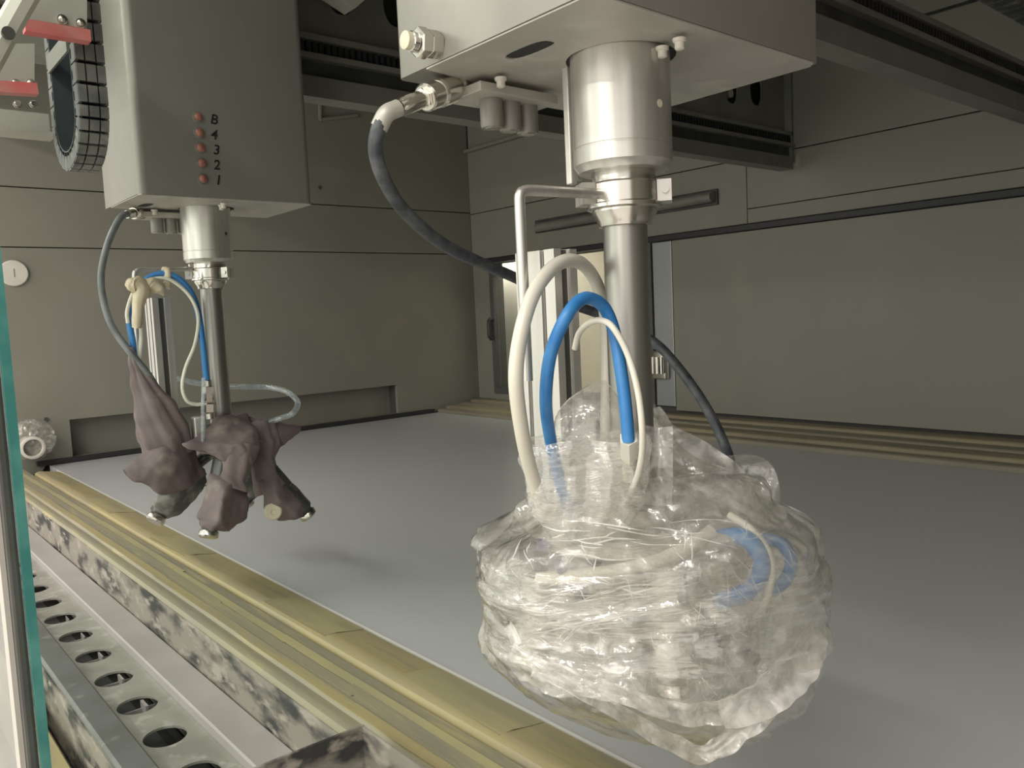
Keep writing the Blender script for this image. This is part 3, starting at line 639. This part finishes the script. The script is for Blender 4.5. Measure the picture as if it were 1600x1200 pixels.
should = [(650, 1016, 1024), (670, 1016, 1046), (700, 1010, 1068), (730, 1005, 1105), (745, 1000, 1180), (775, 990, 1195), (810, 980, 1200), (850, 1000, 1190)]
film('film_shoulder', wrap, should, .86, .45, .07, 150, 110, .034, 'film', 21.5)
def ribbon(name, parent, pts, w0, m, seed, wd=None, nw=8, amp=.006, n=10, tw=0.0):
    c_ = spline(pts, n); bm = new(); rows = []
    for i, p in enumerate(c_):
        t = i / (len(c_) - 1); tg = (c_[min(i + 1, len(c_) - 1)] - c_[max(i - 1, 0)]).normalized()
        ax_ = (wd if wd else fw).cross(tg).normalized(); ax2 = tg.cross(ax_)
        ang = tw * t; wv = w0(t) if callable(w0) else w0; row = []
        for k in range(nw + 1):
            s = (k / nw - .5) * wv; cv = math.cos(ang); sv = math.sin(ang)
            bulge = math.cos(math.pi * (k / nw - .5)) * wv * .28
            q_ = p + (ax_ * cv + ax2 * sv) * s + (ax2 * cv - ax_ * sv) * bulge
            q_ = q_ + fw * ridge(Vector((t * 7 + seed, k * .35, seed))) * amp
            row.append(bm.verts.new(q_))
        rows.append(row)
    for A, B in zip(rows, rows[1:]):
        for k in range(nw): bm.faces.new((A[k], A[k + 1], B[k + 1], B[k]))
    return obj(name, bm, M[m], parent, True, None)
ribbon('film_hem', wrap, [P(800, 1012, d=.705), P(850, 1040, d=.69), P(920, 1068, d=.68), P(1000, 1098, d=.68), P(1080, 1120, d=.68), P(1150, 1108, d=.69)], lambda t: .006 + .016 * t, 'film_thick', 2.0)
ribbon('film_hem', wrap, [P(1130, 1120, d=.685), P(1185, 1100, d=.69), P(1225, 1070, d=.70), P(1255, 1040, d=.715), P(1276, 1005, d=.735), P(1284, 980, d=.75)], lambda t: .018 + .020 * math.sin(math.pi * min(1, t * .9 + .1)), 'film_hem', 3.0, amp=.004)
ribbon('film_hem', wrap, [P(1200, 1112, d=.71), P(1150, 1152, d=.72), P(1098, 1180, d=.73), P(1030, 1152, d=.72), P(960, 1112, d=.705), P(890, 1074, d=.70), P(830, 1052, d=.715)], lambda t: .022 - .012 * t, 'film_thick', 4.0)
ribbon('film_hem', wrap, [P(1020, 975, d=.70), P(1080, 962, d=.69), P(1130, 955, d=.69), P(1200, 965, d=.70), P(1262, 975, d=.74)], .022, 'film', 5.0)
ribbon('film_flap', wrap, [P(1020, 640, d=.86), P(1040, 690, d=.86), P(1090, 725, d=.86), P(1150, 765, d=.86), P(1195, 830, d=.84)], lambda t: .02 + .03 * math.sin(math.pi * t), 'film_thick', 9.0, amp=.012)
ribbon('film_flap', wrap, [P(1118, 748, d=.88), P(1150, 738, d=.87), P(1192, 745, d=.86), P(1200, 800, d=.85), P(1250, 830, d=.84), P(1258, 870, d=.84)], .035, 'film', 12.0, amp=.012)
ribbon('film_flap', wrap, [P(1030, 665, d=.80), P(1030, 720, d=.79), P(1028, 790, d=.78)], .028, 'film_thick', 14.0, amp=.004)
ribbon('film_fold', wrap, [P(792, 975, d=.73), P(800, 990, d=.72), P(808, 1008, d=.715)], .009, 'film_thick', 16.0, amp=.001)
ribbon('film_fold', wrap, [P(790, 985, d=.73), P(860, 970, d=.70), P(950, 955, d=.685), P(1060, 935, d=.68)], .014, 'film_streak', 18.0)
ribbon('film_fold', wrap, [P(800, 996, d=.72), P(880, 1000, d=.70), P(950, 1006, d=.69), P(1040, 985, d=.69)], .020, 'film', 19.0)
M['glint_line'] = film_mat('crease_glint_line', .75, bump=.1, spec=1.5, tint=(.95, .94, .91))  # pale material that paints bright glints along the film
random.seed(3)
def front(px, py):
    # nearest layer of the wrap at this pixel
    _, xl, xr = lerp_rows(body, py); u_ = max(-.97, min(.97, (px - (xl + xr) / 2) / ((xr - xl) / 2)))
    a = (xr - xl) / 2 / F_PX * .82; return .82 - min(a * .78, .125) * (1 - abs(u_) ** 2.5) ** .4 - .002
for k in range(120):  # hair-thin pale ribbons drawn in as specular glints on the creases
    zone = (0, 1, 2, 4, 5, 2, 3, 4, 1, 5, 2, 3)[k % 12]
    if zone == 0: x0, y0, a_, L_ = random.uniform(830, 1080), random.uniform(805, 880), random.uniform(-.12, .16), random.uniform(50, 150)
    elif zone == 1: x0, y0, a_, L_ = random.uniform(800, 1000), random.uniform(925, 995), random.uniform(-.25, -.08), random.uniform(60, 170)
    elif zone == 2: x0, y0, a_, L_ = random.uniform(775, 1200), random.uniform(800, 1040), random.uniform(-1.6, 1.6), random.uniform(15, 50)
    elif zone == 4: x0, y0, a_, L_ = random.uniform(770, 930), random.uniform(880, 1010), random.uniform(-1.2, 1.2), random.uniform(12, 55)
    elif zone == 5: x0, y0, a_, L_ = random.uniform(1010, 1235), random.uniform(790, 960), random.uniform(.6, 2.0), random.uniform(15, 60)
    else: x0, y0, a_, L_ = random.uniform(880, 1150), random.uniform(975, 1070), random.uniform(.2, 1.3), random.uniform(20, 80)
    pts = []
    for t in (0, .33, .66, 1):
        x_, y_ = x0 + L_ * t * math.cos(a_) + random.uniform(-2, 2), y0 + L_ * t * math.sin(a_) + random.uniform(-3, 3) * (L_ / 60)
        pts.append(P(x_, y_, d=front(x_, y_)))
    wd_ = random.uniform(.0006, .0016)
    ribbon('crease_glint', wrap, pts, lambda t: .0002 + wd_ * math.sin(math.pi * t), 'glint_line', k * 1.1, nw=2, amp=.0003, n=5)
# ------------------------------------------------------------------ left robot: hoses, head, covers
T(ql, 'hose', [P(218, 333, y=1.74), P(200, 334, y=1.72), P(186, 343, y=1.71), P(168, 382, y=1.70), P(158, 430, y=1.69), P(163, 475, y=1.68), P(178, 515, y=1.67), P(205, 552, y=1.65), P(235, 590, y=1.64), P(262, 640, y=1.64)], .0065, 'greyhose', label='dark grey hose')
fitting_chain(ql, [P(236, 331, y=1.76), P(222, 332, y=1.75), P(208, 333.5, y=1.73), P(198, 335, y=1.72)], [.012, .013, .009])
rodl = [P(300, 420, y=LY), P(260, 421, y=LY), P(222, 421, y=LY), P(213, 424, y=LY), P(210, 432, y=LY), P(211, 470, y=LY), P(216, 560, y=LY)]
T(ql, 'bent_rod', rodl, .0045, 'steel', n=6)
T(ql, 'hose', [P(212, 600, y=1.66), P(208, 540, y=1.66), P(203, 505, y=1.66), P(208, 468, y=1.66), P(225, 440, y=1.66), P(250, 428, y=1.65), P(275, 433, y=1.64), P(295, 452, y=1.63), P(308, 482, y=1.62), P(316, 530, y=1.61), P(323, 596, y=1.61)], .0062, 'bluehose', label='blue hose')
T(ql, 'hose', [P(200, 505, y=1.65), P(199, 485, y=1.65), P(210, 455, y=1.65), P(232, 438, y=1.645), P(262, 436, y=1.63), P(290, 455, y=1.62), P(306, 480, y=1.61), P(310, 505, y=1.61), P(304, 540, y=1.61), P(290, 575, y=1.61), P(285, 605, y=1.61), P(292, 626, y=1.61), P(306, 632, y=1.61), P(318, 631, y=1.61)], .0036, 'whitehose')
T(ql, 'hose', [P(218, 560, y=1.655), P(221, 520, y=1.655), P(217, 490, y=1.65), P(215, 470, y=1.65)], .0045, 'whitehose')
T(ql, 'hose', [P(272, 590, y=1.80), P(300, 597, y=1.79), P(340, 603, y=1.78), P(380, 604, y=1.76), P(420, 605, y=1.72), P(448, 612, y=1.66), P(465, 628, y=1.62), P(458, 645, y=1.60), P(440, 653, y=1.62), P(418, 660, y=1.64)], .0062, 'cleartube', label='clear tube looping behind the pole')
fitting_chain(ql, [P(324, 594, y=1.61), P(325, 604, y=1.61), P(327, 630, y=1.61), P(327, 645, y=1.61), P(328, 655, y=1.61)], [.008, .0105, .0135, .010], segs=[16, 6, 6, 16])
T(ql, 'hose', [P(318, 590, y=1.60), P(317, 640, y=1.60), P(317, 690, y=1.60)], .004, 'cleartube')
bm = new(); box(bm, P(302, 652, y=1.63), P(334, 690, y=1.60) + Vector((0, .05, 0)), .004); ql('valve_block', bm, M['alu'])
bm = new(); lathe(bm, (LX, LY, 1.20), (0, 0, -1), [(0, .03), (.01, .045), (.06, .045), (.07, .03)], 30); ql('head_hub', bm, M['gun'], smooth=True)
tips = {'front': (P(352, 700, y=1.60), P(325, 840, y=1.555)), 'right': (P(412, 725, y=1.64), P(483, 806, y=1.61)), 'left': (P(290, 740, y=1.72), P(243, 812, y=1.695)), 'back': (P(375, 730, y=1.80), P(384, 786, y=1.815))}
for k, (a, b) in tips.items():
    gun(ql, a, b, 'cloth_dark' if k == 'back' else 'gun')
    bm = new(); cyl(bm, (LX, LY, 1.16), a + (a - b) * .05, .013, seg=12); ql('gun_arm', bm, M['gun'], smooth=True)
bm = new(); c_ = P(428, 800, y=1.585); lathe(bm, c_ + Vector((.006, .02, 0)), (-.35, -1, 0), [(0, .018), (.018, .018), (.021, .015), (.021, .006), (.018, .005)], 24); ql('adjusting_knob', bm, M['putty'], smooth=True)
def sleeve(name, path, rad, m, seed, parent=None, seg=48, n=10, amp=.006, pleat=3, flat=.8, cap0=False, cap1=False, pa=.06):
    pts = spline(path, n); rr = []
    k = len(rad) - 1; bm = new(); rings = []; u = None
    for i, p in enumerate(pts):
        t = i / (len(pts) - 1) * k; j = min(int(t), k - 1); f_ = t - j; f_ = f_ * f_ * (3 - 2 * f_); r = rad[j] + (rad[j + 1] - rad[j]) * f_
        tg = (pts[min(i + 1, len(pts) - 1)] - pts[max(i - 1, 0)]).normalized()
        u = (rh - tg * rh.dot(tg)).normalized(); v = tg.cross(u); ring = []
        for s in range(seg):
            a = 2 * math.pi * s / seg
            wob = 1 + pa * math.sin(pleat * a + seed + i * .05) + .04 * math.sin((pleat * 2 + 1) * a + i * .16 + seed * 2)
            e = u * math.cos(a) * r + v * math.sin(a) * r * flat
            q_ = p + e * wob; q_ += e.normalized() * ((crumple(q_ * .9 + Vector((seed, 0, 0))) - .6) * amp * 3.2 + noise.noise(q_ * 18 + Vector((0, seed, 0))) * amp * 1.2)
            ring.append(bm.verts.new(q_))
        rings.append(ring)
    for A, B in zip(rings, rings[1:]):
        for s in range(seg):
            z = (s + 1) % seg; bm.faces.new((A[s], A[z], B[z], B[s]))
    if cap0: bm.faces.new(rings[0])
    if cap1: bm.faces.new(rings[-1][::-1])
    return obj(name, bm, M[m], parent, True, 60)
def hull(name, parent, pts, m, seed, cuts=11, sm=2, amp=.02):
    bm = new(); vs_ = [bm.verts.new(P(a, b, y=c)) for a, b, c in pts]
    ce = sum((v.co for v in vs_), Vector()) / len(vs_)
    for v in vs_: v.co = ce + (v.co - ce) * 1.05
    r = bmesh.ops.convex_hull(bm, input=vs_)
    bmesh.ops.delete(bm, geom=[g_ for g_ in set(r['geom_interior'] + r['geom_unused']) if isinstance(g_, bmesh.types.BMVert)], context='VERTS')
    bmesh.ops.subdivide_edges(bm, edges=bm.edges[:], cuts=cuts, use_grid_fill=True)
    bmesh.ops.triangulate(bm, faces=bm.faces[:])
    for _ in range(sm): bmesh.ops.smooth_vert(bm, verts=bm.verts[:], factor=.5, use_axis_x=True, use_axis_y=True, use_axis_z=True)
    bm.normal_update()
    for v in bm.verts:
        v.co += v.normal * ((crumple(v.co * .8 + Vector((seed, 0, 0))) - .6) * amp * 1.25 + (crumple(v.co * 2.2 + Vector((0, 0, seed))) - .6) * amp * .22 + noise.noise(v.co * 25 + Vector((0, seed, 0))) * amp * .22)
    return obj(name, bm, M[m], parent, True, 60)
grp = 'fabric covers on the left spray guns'
cf = thing('gun_cover', 'mauve fabric cover over the front spray gun of left robot', 'gun cover', grp)
hull('hood', cf, [(286, 693, 1.60), (292, 697, 1.60), (340, 652, 1.64), (362, 644, 1.66), (385, 645, 1.69), (400, 672, 1.60), (402, 700, 1.58), (396, 725, 1.57), (345, 722, 1.57), (322, 712, 1.58), (372, 690, 1.56), (345, 690, 1.70), (400, 690, 1.70)], 'cloth', 2.2)
sleeve('sleeve', [P(368, 700, y=1.60), P(366, 722, y=1.59), P(358, 745, y=1.585), P(352, 765, y=1.58)], [.046, .038, .033, .040], 'cloth', 1.1, cf, amp=.004)
hull('bag', cf, [(328, 742, 1.58), (380, 738, 1.58), (305, 808, 1.56), (314, 822, 1.555), (387, 786, 1.57), (384, 808, 1.57), (358, 830, 1.555), (330, 828, 1.545), (350, 770, 1.53), (345, 810, 1.52), (345, 760, 1.63), (350, 815, 1.62)], 'cloth', 3.1, amp=.018)
cr = thing('gun_cover', 'mauve fabric cover over right-hand gun of left robot with pale knob', 'gun cover', grp)
sleeve('sleeve', [P(405, 660, y=1.66), P(410, 690, y=1.65), P(408, 720, y=1.64), P(416, 748, y=1.635), P(424, 765, y=1.63)], [.034, .036, .030, .026, .030], 'cloth', 3.7, cr, amp=.005)
hull('bag', cr, [(406, 752, 1.62), (428, 728, 1.63), (414, 800, 1.61), (436, 812, 1.60), (468, 808, 1.60), (482, 792, 1.615), (470, 768, 1.63), (448, 744, 1.64), (436, 780, 1.575), (455, 790, 1.67), (425, 770, 1.67)], 'cloth', 5.1, amp=.016)
hull('wing', cr, [(385, 648, 1.70), (405, 655, 1.64), (470, 667, 1.655), (470, 672, 1.66), (450, 684, 1.65), (432, 697, 1.64), (402, 690, 1.62), (410, 660, 1.72), (440, 680, 1.70)], 'cloth', 5.2, amp=.014)
cl = thing('gun_cover', 'mauve cover tied high up the hose over left gun', 'gun cover', grp)
sleeve('sleeve', [P(204, 542, y=1.65), P(213, 570, y=1.65), P(226, 605, y=1.65), P(244, 645, y=1.65), P(258, 680, y=1.66), P(263, 706, y=1.67)], [.006, .014, .024, .041, .048, .043], 'cloth', 6.3, cl, amp=.004, pleat=6, pa=.09)
hull('skirt', cl, [(190, 733, 1.64), (197, 742, 1.635), (232, 700, 1.66), (262, 690, 1.65), (306, 700, 1.66), (322, 742, 1.66), (300, 760, 1.63), (252, 772, 1.62), (214, 756, 1.62), (250, 720, 1.61), (270, 700, 1.73), (300, 735, 1.74), (240, 740, 1.72)], 'cloth', 8.4, amp=.018)
hull('stained_end', cl, [(285, 708, 1.66), (318, 735, 1.68), (318, 755, 1.69), (305, 778, 1.69), (285, 800, 1.69), (262, 809, 1.69), (243, 802, 1.70), (243, 784, 1.67), (255, 762, 1.65), (280, 770, 1.63), (290, 760, 1.74), (265, 790, 1.73)], 'cloth_dark', 9.1, amp=.02, sm=1)
cb = thing('gun_cover', 'dark stained cover on rear gun of left robot, mostly hidden', 'gun cover', grp)
sleeve('sleeve', [P(378, 715, y=1.79), P(382, 745, y=1.80), P(388, 768, y=1.81), P(390, 784, y=1.815)], [.030, .034, .030, .012], 'cloth_dark', 4.4, cb, amp=.004, cap1=True)
# knotted latex rag at the hose tops
rag = thing('latex_rag', 'knotted cream latex glove tying the hoses beside left pole', 'glove')
sleeve('strip', [P(203, 447, y=1.64), P(214, 445, y=1.635), P(222, 452, y=1.63), P(217, 470, y=1.63), P(214, 492, y=1.63), P(213, 512, y=1.635)], [.014, .016, .013, .010, .008, .007], 'latex', 2.5, rag, amp=.003, cap0=True, cap1=True, seg=24)
sleeve('strip', [P(222, 446, y=1.64), P(238, 446, y=1.635), P(250, 452, y=1.63), P(256, 462, y=1.63)], [.013, .017, .014, .003], 'latex', 3.5, rag, amp=.003, cap0=True, cap1=True, seg=24)
sleeve('strip', [P(199, 440, y=1.64), P(206, 444, y=1.635), P(214, 448, y=1.63)], [.009, .013, .012], 'latex', 4.5, rag, amp=.002, cap0=True, cap1=True, seg=24)
sleeve('strip', [P(253, 420, y=1.65), P(261, 424, y=1.645), P(262, 440, y=1.64), P(258, 449, y=1.64)], [.005, .007, .006, .010], 'latex', 5.5, rag, amp=.001, cap0=True, cap1=True, seg=20)
# ------------------------------------------------------------------ cable chain at the top left
ct = thing('cable_chain', 'black cable chain hanging in a U beside left robot', 'cable chain', loc=(.31, 1.3, 1.62))
cx0, cx1, yn, yf, zc, ro = .298, .336, 1.235, 1.400, 1.715, 0.0
ycen, rad = (yn + yf) / 2, (yf - yn) / 2
path = []
nl = 13
for k in range(9): path.append((Vector((0, yn, zc + .028 * (9 - k))), Vector((0, -1, 0))))
for k in range(nl + 1):
    a = math.pi * k / nl; path.append((Vector((0, ycen - rad * math.cos(a), zc - rad * .9 * math.sin(a))), Vector((0, -math.cos(a), -math.sin(a)))))
for k in range(1, 9): path.append((Vector((0, yf, zc + .028 * k)), Vector((0, 1, 0))))
xs = Vector((1, 0, 0))
for (p, n1), (q2, n2) in zip(path, path[1:]):
    mid = (p + q2) / 2; nn = (n1 + n2).normalized(); tg = (q2 - p).normalized(); L_ = (q2 - p).length
    def bx(bm, x0, x1, t0, t1, h0, h1):
        vs_ = []
        for h in (h0, h1):
            for (x, t) in ((x0, t0), (x1, t0), (x1, t1), (x0, t1)): vs_.append(bm.verts.new(mid + xs * x + tg * t - nn * h))
        for f_ in ((0, 1, 2, 3), (7, 6, 5, 4), (0, 4, 5, 1), (1, 5, 6, 2), (2, 6, 7, 3), (3, 7, 4, 0)): bm.faces.new([vs_[i] for i in f_])
    bm = new(); g2 = L_ * .46
    bx(bm, cx0, cx0 + .004, -g2, g2, 0, .022); bx(bm, cx1 - .004, cx1, -g2, g2, 0, .022); bx(bm, cx0, cx1, -g2 * .5, g2 * .5, .018, .022)
    lk = loc_child('chain_link', bm, M['chain'], ct)
    for x0, x1 in ((cx0 + .0005, cx0 + .011), (cx0 + .013, cx1 - .013), (cx1 - .011, cx1 - .0005)):
        bm = new(); bx(bm, x0, x1, -g2 * .88, g2 * .88, -.0025, .003); o = obj('link_pad', bm, M['chain_pad'], lk)
    
bm = new(); rw = []
for p, n1 in path:
    c_ = p - n1 * .0235; e_ = p - n1 * .0255
    rw.append([bm.verts.new(c_ + xs * cx0), bm.verts.new(c_ + xs * cx1), bm.verts.new(e_ + xs * cx1), bm.verts.new(e_ + xs * cx0)])
for a, b in zip(rw, rw[1:]):
    for i in range(4): bm.faces.new((a[i], a[(i + 1) % 4], b[(i + 1) % 4], b[i]))
bm.faces.new(rw[0]); bm.faces.new(rw[-1][::-1])
loc_child('liner', bm, M['darkglass'], ct)
bm = new(); pl = [((p - n1 * .026).y, (p - n1 * .026).z) for p, n1 in path]; plate(bm, pl, [], .002, (cx1 - .012, 0, 0), (0, 1, 0), (0, 0, 1))
loc_child('side_shield', bm, M['darkglass'], ct)
bm = new(); box(bm, (cx0 - .003, yn + .026, 1.79), (cx0, yf - .02, 1.815)); loc_child('end_bracket', bm, M['gantry'], ct)
# brackets with red bumpers
def bracket(label, px0, px1, py0, py1, Y, redy, bolts, slope=.17):
    t = thing('bumper_bracket', label, 'bracket')
    def q(name, bm, m, **k): return obj(name, bm, M[m], t, **k)
    a, b, c_, d = P(px0, py0, y=Y), P(px1, py0, y=Y), P(px1, py1 + (px1 - px0) * slope, y=Y), P(px0, py1, y=Y)
    bm = new(); plate(bm, [(v.x, v.z) for v in (d, c_, b, a)], [], -.005, (0, Y, 0), (1, 0, 0), (0, 0, 1)); q('plate', bm, 'plate')
    a2, b2 = P(px0 + 1, redy, y=Y), P(px1 + 3, redy + (px1 - px0) * slope, y=Y)
    bm = new(); h = .0075
    u = (b2 - a2); L_ = u.length; u.normalize(); vv = Vector((-u.z, 0, u.x))
    pl = [(0, -h), (L_, -h), (L_, h), (.004, h), (0, h * .6)]
    plate(bm, pl, [], -.018, a2 + Vector((0, -.010, 0)), u, vv); q('bumper', bm, 'red')
    for px, py in bolts:
        p = P(px, py, y=Y); bm = new(); lathe(bm, p, (0, -1, 0), [(0, .0065), (.002, .0065), (.0022, .0048), (.006, .0045), (.007, .003)], 14); q('bolt', bm, 'steel_shiny', smooth=True)
    return t
bracket('upper pale metal bracket with red bumper above the cable chain', 36, 136, -60, 28, 1.20, 42, [(97, 31), (126, 37)])
bracket('lower pale metal bracket with red bumper at left frame edge', -60, 54, 68, 128, 1.30, 134, [(24, 131), (48, 131)], .06)
bm = new(); q0, q1 = P(-60, 158, y=1.42), P(80, 170, y=1.42)
plate(bm, [(q0.x, q0.z - .036), (q1.x, q0.z - .036), (q1.x, q0.z), (q0.x, q0.z)], [], -.02, (0, 1.44, 0), (1, 0, 0), (0, 0, 1)); box(bm, (q0.x, 1.40, q0.z - .041), (q1.x, 1.445, q0.z - .036))
rl = tag(obj('support_rail', bm, M['plate']), 'short horizontal support rail ending at the cable chain', 'rail')
for px in (27, 52):
    p = P(px, 163, y=1.4385); bm = new(); lathe(bm, p, (0, -1, 0), [(0, .006), (.0025, .006), (.0027, .0045), (.006, .004)], 12); obj('bolt', bm, M['steel_shiny'], rl, True)
am = thing('diagonal_arm', 'white painted arm slanting down at the top left corner', 'arm')
bm = new(); tube(bm, [P(60, -40, y=1.12), P(22, 25, y=1.12), P(-30, 120, y=1.12)], .014, 8, 4); obj('arm_bar', bm, M['white'], am, True)
bm = new(); p = P(12, 53, y=1.10); cyl(bm, p, p + Vector((0, -.006, 0)), .007, seg=14); obj('arm_hole', bm, M['gantry_dark'], am, True)
bm = new(); tube(bm, [P(-10, 22, y=1.13), P(20, 30, y=1.13), P(38, 24, y=1.13)], .006, 8, 4); obj('arm_lug', bm, M['white'], am, True)
# cable chain lying on the right gantry, top right
c2 = thing('cable_chain', 'dusty dark cable chain lying along the gantry, top right', 'cable chain', loc=(2.3, .83, 2.16))
x = 1.9
while x < 3.0:
    bm = new(); box(bm, (x, .80, 2.165), (x + .046, .86, 2.225), .004); loc_child('chain_link', bm, M['chain'], c2); x += .05
# ------------------------------------------------------------------ fittings on the far wall
cp = thing('round_cap', 'pale round cap on the far wall at left edge', 'cap', loc=(.645, YW, 1.67))
bm = new(); lathe(bm, (.645, YW, 1.672), (0, -1, 0), [(0, .054), (.010, .054), (.014, .050), (.015, .03), (.0155, .002)], 36); loc_child('disc', bm, M['white'], cp, smooth=True)
bm = new(); box(bm, (.644, YW - .017, 1.655), (.6465, YW - .0153, 1.69)); loc_child('mark', bm, M['gantry'], cp)
ps = thing('pipe_stub', 'short white-rimmed pipe stub low on the far wall', 'pipe', loc=(.657, YW, .93))
pc = P(52, 700, y=YW - .12)
bm = new(); lathe(bm, (pc.x, YW, pc.z), (0, -1, 0), [(0, .040), (.10, .040), (.102, .047), (.118, .047), (.120, .044), (.120, .036), (.09, .035)], 32); loc_child('pipe', bm, M['white'], ps, smooth=True)
bm = new(); cyl(bm, (pc.x, YW - .095, pc.z), (pc.x, YW - .0935, pc.z), .0355, seg=28); loc_child('pipe_mouth', bm, M['gantry'], ps)
pw = thing('film_scrap', 'crumpled clear film bunched around the pipe stub', 'plastic film')
def blob(name, parent, c_, sx, sy, sz, m, seed, amp):
    bm = new(); bmesh.ops.create_icosphere(bm, subdivisions=5, radius=1)
    for v in bm.verts:
        n_ = v.co.normalized(); d_ = ridge(n_ * 2.5 + Vector((seed, 0, 0))) * .5 + ridge(n_ * 6 + Vector((0, seed, 0))) * .3
        v.co = Vector(c_) + Vector((n_.x * sx, n_.y * sy, n_.z * sz)) * (1 + d_ * amp)
    return obj(name, bm, M[m], parent, True, 60)
blob('film', pw, (pc.x + .005, YW - .065, pc.z + .03), .078, .04, .072, 'film', 4.0, .3)
